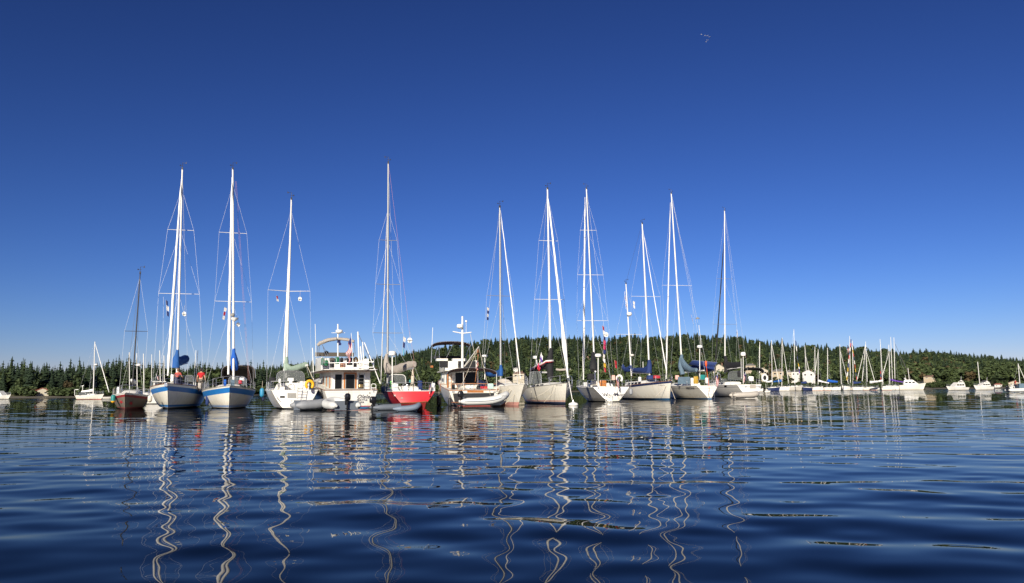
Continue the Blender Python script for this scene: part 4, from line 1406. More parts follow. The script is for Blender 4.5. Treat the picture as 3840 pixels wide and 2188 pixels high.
for i in range(3):
    x0 = xw + .7 + i * 1.6
    mb = MB().box(x0, x0 + 1.15, yl - .01, yl + .025, E.loc(1238, 1462, 1.4).z, E.loc(1238, 1412, 1.4).z)
    q = E.part('window', mb, CURT, cab)
    E.part('frame', MB().box(x0 - .06, x0, yl, yl + .04, E.loc(1238, 1464, 1.4).z, E.loc(1238, 1410, 1.4).z), TEAK, q)
mb = MB(); E.bx(mb, 1207, 1385, 1417, 1390, .6, 8.0, xp=xw - 1.25)
roof = E.part('boat_deck', mb, WHITE)
mb = MB(); E.bx(mb, 1209, 1391, 1414, 1393, .6, 7.9, xp=xw - 1.2); E.part('deck_trim', mb, TEAKD, roof)
zt, zc = E.loc(1300, 1341, 3).z, E.loc(1300, 1385, 1.4).z
y0, y1 = E.loc(1392, 1385, 2).y, E.loc(1206, 1385, 2).y
mb = MB()
mb.box(xw + 1.6, xw + 4.6, y1 - .12, y1, zc, zt, 0); mb.box(xw + 1.6, xw + 4.6, y0, y0 + .12, zc, zt - .1, 0)
mb.box(xw + 4.6, xw + 4.75, y0, y1, zc, zt + .05, 0); mb.box(xw + 2.8, xw + 3.5, y0 + .5, y1 - .6, zc, zc + .55, 0)
E.part('flybridge_coaming', mb, WHITE)
mb = MB(); E.bx(mb, 1178, 1322, 1332, 1338, 5.5, .08); E.part('flybridge_weather_cloth', mb, CBR)
mb = MB()
ring = [(1208, 1363, 1.6), (1236, 1366, .3), (1330, 1364, .2), (1402, 1362, .2), (1398, 1342, 2.5)]
for k in (0, 22): mb.tube([E.loc(p[0], p[1] - 2 + (22 - k) * .9 - 2, p[2]) for p in ring], .018, 6)
for x0 in (1208, 1236, 1262, 1290, 1322, 1352, 1378, 1402): mb.tube([E.loc(x0, 1386, .4), E.loc(x0, 1345, .4)], .016, 5)
E.part('guard_rail', mb, STEEL)
mb = MB()
E.sleeve(mb, [(1191, 1296, 3.0, 5, 5), (1200, 1288, 3.0, 8, 7), (1230, 1276, 3.0, 9, 7), (1264, 1271, 3.0, 8, 6)], seed=11)
E.sleeve(mb, [(1268, 1271, 3.0, 8, 5), (1300, 1274, 3.0, 8, 6), (1328, 1281, 3.0, 6, 5)], seed=12)
bim = E.part('folded_bimini', mb, CTAN)
mb = MB()
for p, q in (((1192, 1297), (1187, 1340)), ((1208, 1294), (1234, 1340)), ((1328, 1282), (1332, 1330)), ((1210, 1295), (1233, 1385)), ((1198, 1294), (1194, 1340))): mb.tube([E.loc(*p, 3.0), E.loc(*q, 3.2)], .02, 6)
E.part('frame', mb, STEEL, bim)
ms = E.pole('signal_mast', E.loc(1267, 1340, 3.4), E.loc(1267, 1216, 3.4), .05, WPL)
c = E.loc(1272, 1246, 3.2); r = 14 * E.m
E.part('radome', MB().lathe(c, [(r * .3, -.12), (r * .9, -.03), (r, .03), (r, .10), (r * .85, .15), (r * .4, .17)], 18), WPL, ms)
E.part('crosstree', MB().tube([E.loc(1243, 1249, 3.4), E.loc(1294, 1249, 3.4)], .018, 6), WPL, ms)
for x0, yb, yt, x1, rr in ((1185, 1340, 1216, 1182, .018), (1176, 1425, 1305, 1172, .03)): E.pole('antenna', E.loc(x0, yb, 4), E.loc(x1, yt, 4), rr, WPL)
for x0, yb, yt, rr, dy in ((1345, 1362, 1245, .05, 3.5), (1355, 1362, 1300, .04, 3.5), (1363, 1384, 1283, .035, 1.2)): E.pole('stowed_pole', E.loc(x0 + 2, yb, dy), E.loc(x0 - 3, yt, dy), rr, WPL)
E.pole('davit_boom', E.loc(1426, 1440, -.2), E.loc(1367, 1286, 3.2), .035, WPL)
E.wire('topping_lift', [E.loc(1346, 1258, 3.4), E.loc(1386, 1345, 2)], WIRED, .02)
mb = MB(); E.bx(mb, 1366, 1346, 1384, 1384, .6, .15); E.part('side_curtain', mb, WPL)
us_flag(((1316, 1253), (1322, 1302)), (-16, 72), E, .1, 'large striped flag drooping on its staff at the flybridge rail of the teak door trawler', ((1317, 1250), (1325, 1384)), fold=.16)
flag(((1266, 1270), (1276, 1272)), (4, 26), 3, E, 3.1, [FBLU, FBLU, FBLU], 'small navy pennant on the signal mast of the teak door trawler')
horseshoe(1334, 1351, 17, 24, E, 1.2, YEL, 'yellow horseshoe buoy on the flybridge rail of the teak door trawler')
clutter(E, [('barbecue', 'black covered grill on the boat deck beside the large flag', 'grill', 1300, 1342, 1325, 1370, .9, .5, CK),
            ('deck_chair', 'green canvas chair back on the boat deck of the teak door trawler', 'chair', 1257, 1340, 1273, 1366, 1.2, .2, GREEN),
            ('deck_chair', 'green canvas chair at the left of the boat deck, smaller than the other', 'chair', 1216, 1352, 1231, 1372, 1.3, .2, GREEN),
            ('storage_bin', 'dark green storage bin at the left end of the flybridge', 'bin', 1204, 1344, 1214, 1370, 2, .4, GREEN),
            ('bicycle_bag', 'dark bag on the boat deck under the horseshoe buoy', 'bag', 1326, 1362, 1338, 1378, .8, .3, CK),
            ('folding_bicycle', 'dark folded bicycle leaning on the boat deck rail between the green chairs', 'bicycle', 1236, 1354, 1254, 1384, .9, .3, RUB),
            ('crate', 'brown crate on the boat deck behind the rail, left of the black grill', 'crate', 1275, 1362, 1296, 1383, .9, .4, TEAKD),
            ('folding_chair', 'black folding chair beside the brown crate on the boat deck', 'chair', 1276, 1343, 1287, 1362, 2.0, .3, CK),
            ('cushion', 'dark brown cushion on the flybridge bench of the teak door trawler', 'cushion', 1234, 1343, 1256, 1354, 3.5, .4, CBR),
            ('instrument_cover', 'dark instrument cover under the folded canopy of the teak door trawler', 'cover', 1216, 1318, 1232, 1330, 4.2, .3, CK),
            ('kettle_grill', 'brass coloured round grill on the cockpit rail right of the teak door', 'grill', 1342, 1442, 1363, 1454, .1, .35, mat('brass', (.45, .30, .12), .3, metal=.7))])
mb = MB()
for s_ in (1, -1): mb.tube([E.loc(1392 + s_ * 0, 1464, .1)] + [E.loc(1392 + 9 + 9 * math.cos(a), 1446 - 6 * math.sin(a), .1) for a in [math.pi - .5 * k for k in range(7)]] + [E.loc(1410, 1464, .1)], .022, 6); break
mb.tube([E.loc(1391, 1455, .1), E.loc(1410, 1455, .1)], .02, 6)
E.part('boarding_rail', mb, WPL)
E.letter('Olele', 1361, 1489, 14, shear=.45, spacing=1.1, offset=.008)
E.letter('SEATTLE', 1358, 1501.5, 7.2, offset=.006)
E.letter('WA', 1358, 1510, 6.4, offset=.006)
E.panel('transom_gate_seam', [(1307, 1468), (1308, 1468), (1308, 1506), (1307, 1506)], TEAKD)
E.panel('hawse_port', [(1384, 1472), (1389, 1472), (1389, 1477), (1384, 1477)], CGY)
fender(1216, 1470, 1530, E, .9, 11, RUB, 'tall black fender between the yellow buoy sloop and the teak door trawler')
dinghy('white inflatable with a black outboard, stern to us, before the teak door trawler', 1298, 1541, -30, False, 3.0, 1.95, .25, PVCW, up=.08, sheer=.25, ax_off=-1.2, tilt=-.15)

# ---------------------------------------------------------------- F red sloop
Fb = Craft('sailboat', 'red hulled sloop, stern to us, with a tall aluminium mast and taupe boom cover', 'sailboat', 1550, 1527, -14, False, 12.0, -6.0 + .15)
Fb.hull(3.6, 1.45, 1.10, [('w', .05, 1), ('s', 0, 0)], [RED, ANTIF], ts=.84, ob=1.1, osn=-.25, em=.40, es=.62, rail=WHITE, curve=.10)
Fb.trunk(.36, .74, 1.1, .6, .35, .25, win=2)
Fb.rig((1453, 1450), (1456, 609), 6.2, .10, ALUG, [(1255, 1403, 1515), (1075, 1413, 1506), (909, 1426, 1494)], .78, chain=1.55, sweep=.15)
Fb.furl(Fb.loc(1428, 1440, 11.0), Fb.loc(1452, 800, 6.6), .045, ALU, name='furled_sail', seed=13)
Fb.wire('backstay', [Fb.edge(0, 0, .1), Fb.loc(1552, 1345, 1.0), Fb.loc(1536, 1250, 1.6), Fb.mb_], WIRER, .008)
Fb.wire('forestay', [Fb.edge(1, 0, .05), Fb.mb_], WIRE)
mb = MB()
Fb.sleeve(mb, [(1450, 1329, 6.1, 5, 5), (1449, 1345, 6.0, 8, 7), (1449, 1375, 5.9, 12, 9), (1456, 1400, 5.8, 11, 9)], seed=14)
Fb.sleeve(mb, [(1450, 1378, 6.0, 10, 19), (1466, 1390, 5.3, 10, 14), (1500, 1382, 3.8, 10, 17), (1530, 1372, 2.4, 9, 15), (1556, 1366, 1.3, 7, 11)], seed=15)
Fb.part('sail_cover', mb, CTAN)
Fb.part('boom', MB().tube([Fb.loc(1454, 1398, 6.0), Fb.loc(1550, 1382, 1.4)], .07, 8), ALUG)
for x in (1540, 1548, 1556): Fb.wire('mainsheet', [Fb.loc(1547, 1383, 1.5), Fb.loc(x, 1455, 1.2)], ROPE, .022)
clutter(Fb, [('rope_coil', 'pale coil of rope hung on the mainsheet of the red sloop', 'rope coil', 1541, 1410, 1553, 1440, 1.2, .25, ROPE),
             ('life_raft', 'white life raft canister with a small black symbol on the stern of the red sloop', 'life raft', 1472, 1437, 1494, 1475, .2, .4, WPL),
             ('seat_cushion', 'white cockpit cushion at the stern rail of the red sloop', 'cushion', 1512, 1448, 1532, 1472, .6, .4, WPL),
             ('dry_bag', 'navy bag slung on the stern rail of the red sloop', 'bag', 1566, 1428, 1584, 1462, .4, .4, CNV),
             ('dry_bag', 'lime green bag beside the radar pole of the red sloop', 'bag', 1462, 1430, 1472, 1458, .8, .25, LIME),
             ('windsock', 'turquoise cloth on the rail behind the mainsheet of the red sloop', 'cloth', 1534, 1425, 1543, 1437, 1.5, .2, TEAL),
             ('sail_bag', 'blue sail bag on the side deck of the red sloop', 'sail bag', 1428, 1450, 1458, 1474, 3.2, .8, CBG),
             ('hatch_board', 'white board leaning on the right stern rail of the red sloop', 'board', 1620, 1438, 1632, 1472, .4, .08, WPL),
             ('jerry_can', 'white jerry can at the centre of the stern rail of the red sloop', 'jerry can', 1556, 1452, 1570, 1474, .3, .3, WPL)])
mb = MB(); Fb.bx(mb, 1478, 1452, 1488, 1454, 0, .02, xp=Fb.loc(1483, 1456, 0).x - .06)
Fb.dodger((1456, 1522, 1440), (1462, 1516, 1442), 3.6, 4.8, (1405, 1410), WPL, frame=WPL)
Fb.radar(1471, 1317, 1475, .3, 14, 8)
Fb.wheel(1520, 1455, 15, 1.2)
Fb.pushpit(.62, 1.7); Fb.guard(.14, .92, 7, .58)
Fb.panel('transom_fitting', [(1504, 1491), (1510, 1491), (1511, 1496), (1503, 1496)], CGY)
Fb.panel('exhaust_port', [(1611, 1485), (1617, 1485), (1617, 1492), (1611, 1492)], GLASS)
Fb.panel('transom_plate', [(1477, 1480), (1483, 1480), (1483, 1487), (1477, 1487)], WPL)
us_flag(((1616, 1440), (1611, 1446)), (-3, 32), Fb, -.1, 'small striped flag hanging at the right stern rail of the red sloop', ((1622, 1432), (1610, 1478)), fold=.06)
reflector(1537, 1277, 10, Fb, 1.8, 'white ball radar reflector on the backstay of the red sloop')
signal_flags([(1513, 1262), (1511, 1290), (1509, 1331)], Fb, 6.0, 'white, navy and pale blue burgees under the right spreader of the red sloop', [FWHT, FBLU, mat('flag_pale_blue', (.2, .45, .6), .8)], 10)
dinghy('dark grey inflatable with a black outboard, alongside the red sloop', 1478, 1538, 66, False, 2.8, 1.3, .18, PVCD, sheer=.08, up=.0)
dinghy('blue grey half folded inflatable lying before the red stern', 1528, 1543, 80, False, 1.6, .9, .16, mat('inflatable_slate', (.15, .19, .25), .55, bump=.3, bscale=4), motor=False, sheer=.18, seat=False, up=.0)
R = Craft('rowing_dinghy', 'small maroon hard dinghy, bow to us, under the red stern', 'dinghy', 1588, 1542, -40, True, 2.1, .75)
R.hull(.95, .50, .42, [('w', .03, 1), ('s', 0, 0)], [MAROON, RUB], ts=.8, ob=.25, osn=.05, d=.1, dip=.03, deckm=TEAKD, rail=TEAKD)
R.part('thwart', MB().box(-.2, .05, -.42, .42, .40, .44), TEAKD)

# ---------------------------------------------------------------- G cream trawler with burgundy canopies
G = Craft('motor_yacht', 'cream trawler yacht with burgundy canopies, a white signal mast and teak rails', 'motor yacht', 1778, 1523, -11, False, 12.5, -6.25 + .05)
G.hull(4.1, 2.5, 1.12, [('w', .045, 0), ('s', 0, 1)], [ANTIFR, CREAM], ts=.90, ob=1.0, osn=.05, em=.26, rail=TEAK)
G.panel('transom_panel', [(1698, 1476), (1854, 1474), (1848, 1506), (1704, 1508)], RUB)
G.panel('name_board', [(1752, 1466), (1813, 1466), (1813, 1473), (1752, 1473)], TEAK)
for a in (1700, 1855): G.panel('hawse_port', [(a - 5, 1468), (a + 5, 1468), (a + 5, 1473), (a - 5, 1473)], STEEL)
mb = MB(); G.bx(mb, 1692, 1507, 1860, 1511, -.5, .75); G.part('swim_platform', mb, TEAKD)
xw = G.loc(1735, 1430, 2.6).x
mb = MB(); G.bx(mb, 1680, 1392, 1796, 1472, 2.6, 5.6, xp=xw); cab = G.part('cabin', mb, CREAM)
for a, b_, t, u in ((1707, 1736, 1398, 1438), (1744, 1790, 1396, 1442)):
    mb = MB(); G.bx(mb, a, t, b_, u, 2.5, .05, xp=xw - .05); q = G.part('window', mb, GLASS, cab)
    mb = MB(); G.bx(mb, a - 3, t - 3, b_ + 3, t, 2.5, .05, xp=xw - .06); G.bx(mb, a - 3, t, a, u + 3, 2.5, .05, xp=xw - .06); G.bx(mb, b_, t, b_ + 3, u + 3, 2.5, .05, xp=xw - .06)
    G.part('frame', mb, WPL, q)
mb = MB(); G.bx(mb, 1676, 1398, 1681, 1470, 2.4, .08, xp=xw - .09); G.bx(mb, 1738, 1398, 1742, 1470, 2.4, .05, xp=xw - .08); G.part('door_post', mb, TEAK, cab)
yl = G.loc(1680, 1430, 2.6).y
for i in range(3):
    x0 = xw + .5 + i * 1.65
    q = G.part('window', MB().box(x0, x0 + 1.3, yl - .01, yl + .02, G.loc(1680, 1436, 2.6).z, G.loc(1680, 1400, 2.6).z), CURT, cab)
    G.part('frame', MB().box(x0 - .12, x0, yl, yl + .05, G.loc(1680, 1440, 2.6).z, G.loc(1680, 1397, 2.6).z), WPL, q)
mb = MB(); G.bx(mb, 1668, 1386, 1800, 1392, 2.2, 6.4, xp=xw - .5); roof = G.part('boat_deck', mb, CREAM)
zb, zt = G.loc(1700, 1386, 2.2).z, G.loc(1700, 1352, 2.6).z
y1, y0 = G.loc(1672, 1386, 2.2).y, G.loc(1796, 1386, 2.2).y
mb = MB()
mb.box(xw + .4, xw + 4.6, y1 - .15, y1, zb, zt); mb.box(xw + .4, xw + 4.6, y0, y0 + .15, zb, zt); mb.box(xw + 4.6, xw + 4.75, y0, y1, zb, zt + .1)
mb.box(xw + .4, xw + .52, y1 - 1.1, y1 - .15, zb, zt - .05); mb.box(xw + .4, xw + .52, y0 + .15, y0 + 1.5, zb, zt - .05)
co = G.part('flybridge_coaming', mb, CREAM)
for a, b_ in ((1648, 1679), (1719, 1786)):
    mb = MB(); G.bx(mb, a, 1354, b_, 1379, 2.7, .04, xp=xw + .32); G.part('dark_panel', mb, CK, co)
mb = MB(); G.bx(mb, 1637, 1345, 1680, 1354, 3.6, .9); G.part('seat', mb, CREAM)
mb = MB(); G.bx(mb, 1697, 1345, 1750, 1372, 3.4, .7); G.part('seat', mb, CREAM)
mb = MB(); G.bx(mb, 1622, 1335, 1736, 1346, 6.4, .06); G.part('flybridge_windscreen', mb, CK)
mb = MB(); G.bx(mb, 1616, 1371, 1626, 1379, 3, .4, xp=xw + 1.2); G.part('name_plate', mb, TEAK)
bim = G.dodger((1619, 1765, 1300), (1626, 1758, 1303), 3.4, 6.6, (1281, 1293), CMAR, win=False, name='bimini', ex=.85)
mb = MB()
for p, q in (((1620, 1298), (1618, 1354)), ((1646, 1298), (1648, 1350)), ((1762, 1298), (1762, 1360)), ((1700, 1290), (1674, 1342)), ((1640, 1300), (1630, 1346)), ((1760, 1300), (1745, 1342))): mb.tube([G.loc(*p, 3.6), G.loc(*q, 3.6)], .02, 6)
G.part('bimini_leg', mb, STEEL, bim)
aw = G.dodger((1676, 1864, 1403), (1680, 1850, 1405), -.1, 2.5, (1380, 1391), CMAR, win=False, name='cockpit_awning', ex=.85)
ms = G.pole('signal_mast', G.loc(1734, 1380, 2.6), G.loc(1734, 1187, 2.6), .10, ALU, r1=.07)
r = 12.5 * G.m
G.part('radome', MB().lathe(G.loc(1725, 1229, 2.4), [(r * .4, -.08), (r, 0), (r, .16), (r * .85, .24), (r * .4, .26)], 18), WPL, ms)
G.part('crosstree', MB().tube([G.loc(1698, 1244, 2.6), G.loc(1734, 1251, 2.6), G.loc(1768, 1247, 2.6)], .04, 6), ALU, ms)
mb = MB().tube([G.loc(1748, 1247, 2.6), G.loc(1748, 1210, 2.6)], .015, 5); mb.lathe(G.loc(1748, 1210, 2.6), [(.03, 0), (.09, .05), (.09, .14), (.02, .18)], 10)
G.part('anchor_light', mb, WPL, ms)
G.pole('davit_boom', G.loc(1742, 1374, 2.5), G.loc(1795, 1302, .2), .045, ALU)
mb = MB()
for p, q in (((1796, 1306), (1839, 1484)), ((1790, 1312), (1735, 1436)), ((1792, 1310), (1785, 1330)), ((1742, 1376), (1778, 1336)), ((1764, 1252), (1786, 1360)), ((1735, 1436), (1712, 1478))): mb.tube([G.loc(*p, 0), G.loc(*q, 0)], .014, 5)
G.part('davit_tackle', mb, ROPE)
G.part('tackle_block', MB().ball(G.loc(1792, 1318, 0), .07, .07, .16).ball(G.loc(1793, 1334, 0), .06, .06, .10), TEAKD)
G.pole('antenna', G.loc(1617, 1360, 4), G.loc(1623, 1229, 4), .018, WPL)
us_flag(((1789, 1348), (1794, 1362)), (-4, 34), G, -.3, 'striped flag on its staff over the cockpit awning of the cream trawler', ((1793, 1335), (1782, 1432)), fold=.10, staffm=TEAK)
mb = MB()
for y in (1441,): mb.tube([G.loc(1650, y, 1.5), G.loc(1692, y, .2), G.loc(1780, y - 2, .1), G.loc(1863, y, .2)], .025, 6)
for x0 in (1652, 1692, 1714, 1738, 1778, 1820, 1862): mb.tube([G.loc(x0, 1467, .2), G.loc(x0, 1440, .2)], .02, 6)
G.part('teak_rail', mb, TEAK)
mb = MB()
for x0 in (1738, 1862): mb.tube([G.loc(x0, 1468, .1), G.loc(x0, 1398, .1)], .018, 6)
G.part('awning_pole', mb, WPL)
G.ladder((1686, 1402), (1686, 1466), 13, 5, 2.3, TEAK)
clutter(G, [('deck_chair', 'black folded chair in the cockpit of the cream trawler, right of the teak ladder', 'chair', 1694, 1436, 1706, 1464, 1.0, .3, CK),
            ('crab_pot', 'dark crab pot on the cockpit deck right of centre of the cream trawler', 'crab pot', 1788, 1446, 1800, 1464, .9, .5, RUB),
            ('coat', 'brown coat hung by the cabin door of the cream trawler', 'coat', 1738, 1402, 1744, 1432, 2.3, .1, TEAKD),
            ('towel', 'pale mint towel hung on the cockpit rail of the cream trawler', 'towel', 1828, 1439, 1851, 1458, .05, .05, mat('towel_mint', (.45, .66, .56), .9)),
            ('red_kayak', 'bright red canoe end at the right side of the cream trawler cockpit', 'canoe', 1800, 1449, 1828, 1460, 2.2, 1.4, FRED),
            ('deck_box', 'white locker under the aft window of the cream trawler', 'locker', 1746, 1446, 1786, 1464, 2.0, .5, WPL)])
fender(1687, 1492, 1526, G, -.3, 6.5, RUB, 'black cylinder fender at the left corner of the cream trawler stern')
fender(1646, 1480, 1524, G, 1.2, 9, RUB, 'black fender between the red sloop and the cream trawler')
rib = dinghy('white rigid inflatable with a dark strake and raised bow, towed by the cream trawler', 1818, 1527, 80, False, 3.45, 1.6, .25, PVCW, up=.16, sheer=.42, stripe=PVCD, tilt=-.1)
rib.bvh = BVHTree.FromPolygons([v.co.copy() for v in [c for c in rib.root.children if c.name.startswith('tube')][0].data.vertices], [tuple(p.vertices) for p in [c for c in rib.root.children if c.name.startswith('tube')][0].data.polygons])
rib.letter('WN 13 0', 1893, 1486, 5.0)

# ---------------------------------------------------------------- H cream sloop with blue boom cover
H = Craft('sailboat', 'cream sloop with a pink waterline, half hidden behind the white rigid inflatable', 'sailboat', 1944, 1521, -19, True, 11.0, 5.5 - 1.35)
H.hull(3.5, 1.55, 1.12, [('w', .24, 0), ('s', -.02, 1), ('s', 0, 1)], [ANTIFP, CREAM], ts=.7, ob=1.35, em=.34, eb=.75, rail=DECKW)
H.trunk(.30, .72, 1.1, .7, .40, .34, win=2)
H.rig((1878, 1438), (1874, 774), 4.2, .10, ALUG, [(1115, 1822, 1928)], .94, chain=1.6)
H.furl(H.loc(1952, 1420, .7), H.loc(1877, 790, 4.2), .052, SAILW, seed=16)
H.wire('backstay', [H.edge(0, 0, .1), H.mb_]); H.wire('halyard', [H.loc(1895, 1425, 4.2), H.loc(1876, 800, 4.2)], WIRED)
mb = MB()
H.sleeve(mb, [(1878, 1369, 4.2, 4, 4), (1879, 1384, 4.2, 7, 6), (1879, 1410, 4.2, 8, 8)], seed=17)
H.sleeve(mb, [(1881, 1396, 4.2, 7, 14), (1866, 1402, 5.2, 8, 12), (1844, 1405, 7.0, 8, 10), (1824, 1402, 8.4, 6, 9)], seed=18)
H.part('sail_cover', mb, CB2)
H.part('boom', MB().tube([H.loc(1878, 1412, 4.3), H.loc(1820, 1408, 8.8)], .07, 8), ALUG)
H.radar(1818, 1331, 1425, 8.5, 11, 4)
mb = MB(); H.sleeve(mb, [(1866, 1436, 3.2, 3, 8), (1884, 1432, 3.0, 10, 12), (1905, 1434, 2.6, 10, 10), (1921, 1442, 2.2, 5, 5)], seed=19, wr=.08)
H.part('deck_tarp', mb, PVCT)
H.pulpit(.62, 1.7); H.guard(.05, .84, 8, .58)
for a, b_ in (((1962, 1446), (1858, 1476)), ((1950, 1450), (1895, 1515)), ((1930, 1452), (1850, 1470))): H.wire('mooring_line', [H.loc(*a, .1), H.loc((a[0] + b_[0]) / 2, (a[1] + b_[1]) / 2 + 6, -.2), H.loc(*b_, -.4)], ROPE, .016)
signal_flags([(1827, 1152), (1826, 1176), (1825, 1200)], H, 4.4, 'dark and white signal flags under the left spreader of the cream sloop', [FWHT, FBLU, FWHT, FBLU], 9)

# ---------------------------------------------------------------- I sloop with black and striped cover
I = Craft('sailboat', 'cream sloop with a black striped mast cover and a fat white furled jib', 'sailboat', 2120, 1517, -12, True, 11.0, 5.5 - .55)
I.hull(3.65, 1.62, 1.15, [('w', .05, 0), ('w', .17, 1), ('w', .20, 3), ('w', .225, 2), ('w', .265, 3), ('w', .29, 2), ('s', -.02, 3), ('s', 0, 3)], [ANTIF, NAVY, REDST, CREAM], ts=.7, ob=.55, em=.33, eb=.80, rail=CGY)
I.trunk(.28, .74, 1.15, .70, .40, .32, win=3)
I.rig((2066, 1428), (2053, 706), 4.6, .105, ALU, [(1129, 2001, 2118), (908, 2018, 2093)], .96, chain=1.7)
I.furl(I.loc(2130, 1418, .8), I.loc(2056, 745, 4.6), .125, SAILW, bulge=[(.18, .055, .75)], seed=20)
I.wire('backstay', [I.edge(0, 0, .1), I.mb_]); I.wire('halyard', [I.loc(2060, 1425, 4.7), I.loc(2052, 740, 4.7)], WIRE)
mb = MB()
I.sleeve(mb, [(2067, 1306, 4.5, 5, 5), (2065, 1325, 4.5, 9, 7), (2062, 1350, 4.4, 12, 9), (2064, 1421, 4.4, 12, 10)], seed=21, wr=.05)
I.sleeve(mb, [(2058, 1370, 4.5, 8, 18), (2040, 1374, 5.6, 9, 12), (2016, 1380, 7.2, 9, 10), (1990, 1390, 8.8, 7, 8)], seed=22, wr=.05)
cv = I.part('sail_cover', mb, CK)
for m_, o_, w_ in ((FWHT, 0, 3.2), (REDST, 3.4, 1.7)):
    mb = MB()
    a = [(2077, 1353, 4.1), (2062, 1354, 3.95), (2047, 1355, 4.0), (2030, 1366, 4.6), (2014, 1370, 6.2), (1989, 1386, 7.9)]
    mb.strip([I.loc(p[0], p[1] - w_ + o_, p[2]) for p in a], [I.loc(p[0], p[1] + w_ + o_, p[2]) for p in a])
    o = I.part('stripe', mb, m_, cv); o.modifiers.new('thickness', 'SOLIDIFY').thickness = .02
I.part('boom', MB().tube([I.loc(2062, 1398, 4.6), I.loc(1988, 1396, 9.0)], .07, 8), ALU)
I.dodger((1984, 2030, 1440), (1990, 2026, 1444), 5.6, 6.8, (1394, 1400), CBG)
I.pulpit(.62, 1.8); I.guard(.05, .84, 8, .58)
mb = MB().tube([I.loc(2016, 1390, 8.5), I.loc(2011, 1336, 8.5)], .04, 7); mb.bx = None
I.part('radar_pole', mb, WPL)
mb = MB(); I.bx(mb, 1998, 1336, 2010, 1346, 8.5, .3); I.part('radar_dome', mb, WPL)
flag(((2029, 1323), (2022, 1355)), (8, 18), 3, I, 8.6, [FWHT, FPUR, FWHT], 'small white and purple flag on a staff behind the black striped boom', ((2030, 1322), (2020, 1372)))
flag(((2018, 1362), (2014, 1384)), (10, 10), 2, I, 5.5, [FPNK, FRED], 'pink and red cloth hung over the striped boom', None, fold=.12)
mb = MB(); I.sleeve(mb, [(2086, 1386, 2.4, 3, 4), (2100, 1388, 2.2, 3, 4), (2118, 1387, 2.0, 3, 4), (2140, 1386, 1.8, 2, 3)], seed=23)
I.part('stowed_awning', mb, CTAN)
I.letter('WN 133 B', 2096, 1446, 5.5)
for a, b_ in (((2080, 1442), (1992, 1498)), ((2090, 1440), (2040, 1510)), ((1990, 1456), (1992, 1510))): I.wire('mooring_line', [I.loc(*a, .6), I.loc((a[0] + b_[0]) / 2 + 3, (a[1] + b_[1]) / 2 + 4, .3), I.loc(*b_, 0)], ROPE, .012)
I.wire('mooring_line', [I.loc(2133, 1432, -.1), I.loc(2146, 1500, -.6)], SAILW, .03)
bo = Craft('mooring_float', 'small white float under the bow of the black striped sloop, on a white line', 'float', 2150, 1521, 0, True, .8, 0, None)
bo.part('body', MB().lathe((0, 0, -.1), [(.02, 0), (.28, .03), (.36, .14), (.30, .26), (.12, .32), (.08, .36)], 16), WPL)
bo.part('eye', MB().tube([V(-.06, 0, .24), V(-.04, 0, .36), V(.04, 0, .36), V(.06, 0, .24)], .02, 6), STEEL)

# ---------------------------------------------------------------- J white sloop with lettered reverse transom
J = Craft('sailboat', 'white sloop with a bright lettered reverse transom, black boom cover and black round cover', 'sailboat', 2300, 1508, -6.5, False, 12.0, -6.0 - .55)
J.hull(3.95, 1.62, 1.30, [('w', .07, 0), ('s', 0, 1)], [ANTIF, CREAM, WHITE], ts=.84, ob=1.0, osn=-.55, em=.42, es=.85, rail=DECKW, curve=.18, tmat=2)
J.trunk(.34, .76, 1.2, .7, .40, .30, win=2)
J.rig((2232, 1425), (2199, 706), 6.8, .11, ALU, [(1208, 2160, 2280), (1037, 2161, 2260), (868, 2173, 2235)], .95, chain=1.75)
J.furl(J.loc(2188, 1425, 11.0), J.loc(2194, 740, 7.2), .125, SAILW, seed=24)
J.wire('backstay', [J.edge(0, 0, .2), J.mb_]); J.wire('halyard', [J.loc(2230, 1330, 6.6), J.loc(2201, 720, 6.7)], WIRED, .014)
mb = MB(); J.sleeve(mb, [(2224, 1324, 6.2, 5, 5), (2225, 1345, 5.5, 10, 9), (2225, 1372, 4.5, 14, 14), (2226, 1390, 4.0, 14, 9)], seed=25)
J.part('sail_cover', mb, SAILK)
J.part('boom', MB().tube([J.loc(2228, 1392, 6.6), J.loc(2233, 1394, 2.2)], .075, 8), ALU)
J.part('boom_vang', MB().tube([J.loc(2227, 1380, 6.4), J.loc(2232, 1410, 6.5)], .04, 7), ALU)
J.radar(2243, 1327, 1456, .2, 12, 6)
J.pushpit(.66, 1.8); J.guard(.15, .92, 7, .6)
J.letter('W', 2269, 1482, 15, INK, offset=.018)
J.letter('HOLLY', 2286, 1483, 9, INK, offset=.010)
J.letter('M', 2311, 1481, 15, INK, offset=.018)
J.letter('AGIC', 2329, 1483, 9, INK, offset=.010)
J.letter('SEATTLE, WA', 2303, 1493, 5, CGY)
J.letter('. . . Y', 2200, 1466, 6, INK)
J.ladder((2281, 1474), (2284, 1512), 24, 4, -.6, WPL)
us_flag(((2316, 1412), (2312, 1426)), (6, 38), J, -.7, 'striped flag on a wooden staff leaning over the lettered transom', ((2317, 1405), (2306, 1464)), fold=.08, staffm=TEAK)
horseshoe(2323, 1420, 27, 30, J, .3, SAILW, 'white horseshoe buoy on the stern rail above the lettered transom')
reflector(2273, 1256, 9, J, .5, 'white round radar reflector on the backstay of the lettered transom sloop')
signal_flags([(2258, 1220), (2264, 1265), (2262, 1310), (2261, 1350), (2266, 1395)], J, 1.6, 'long string of bright signal flags hanging above the lettered transom', [FRED, FWHT, FBLU, FPNK, FPNK, FBLU, FWHT, FWHT, FYEL, FRED], 9)
signal_flags([(2304, 1350), (2307, 1380)], J, 5.0, 'single dark red pennant right of the string of signal flags', [FRED, FRED], 8)
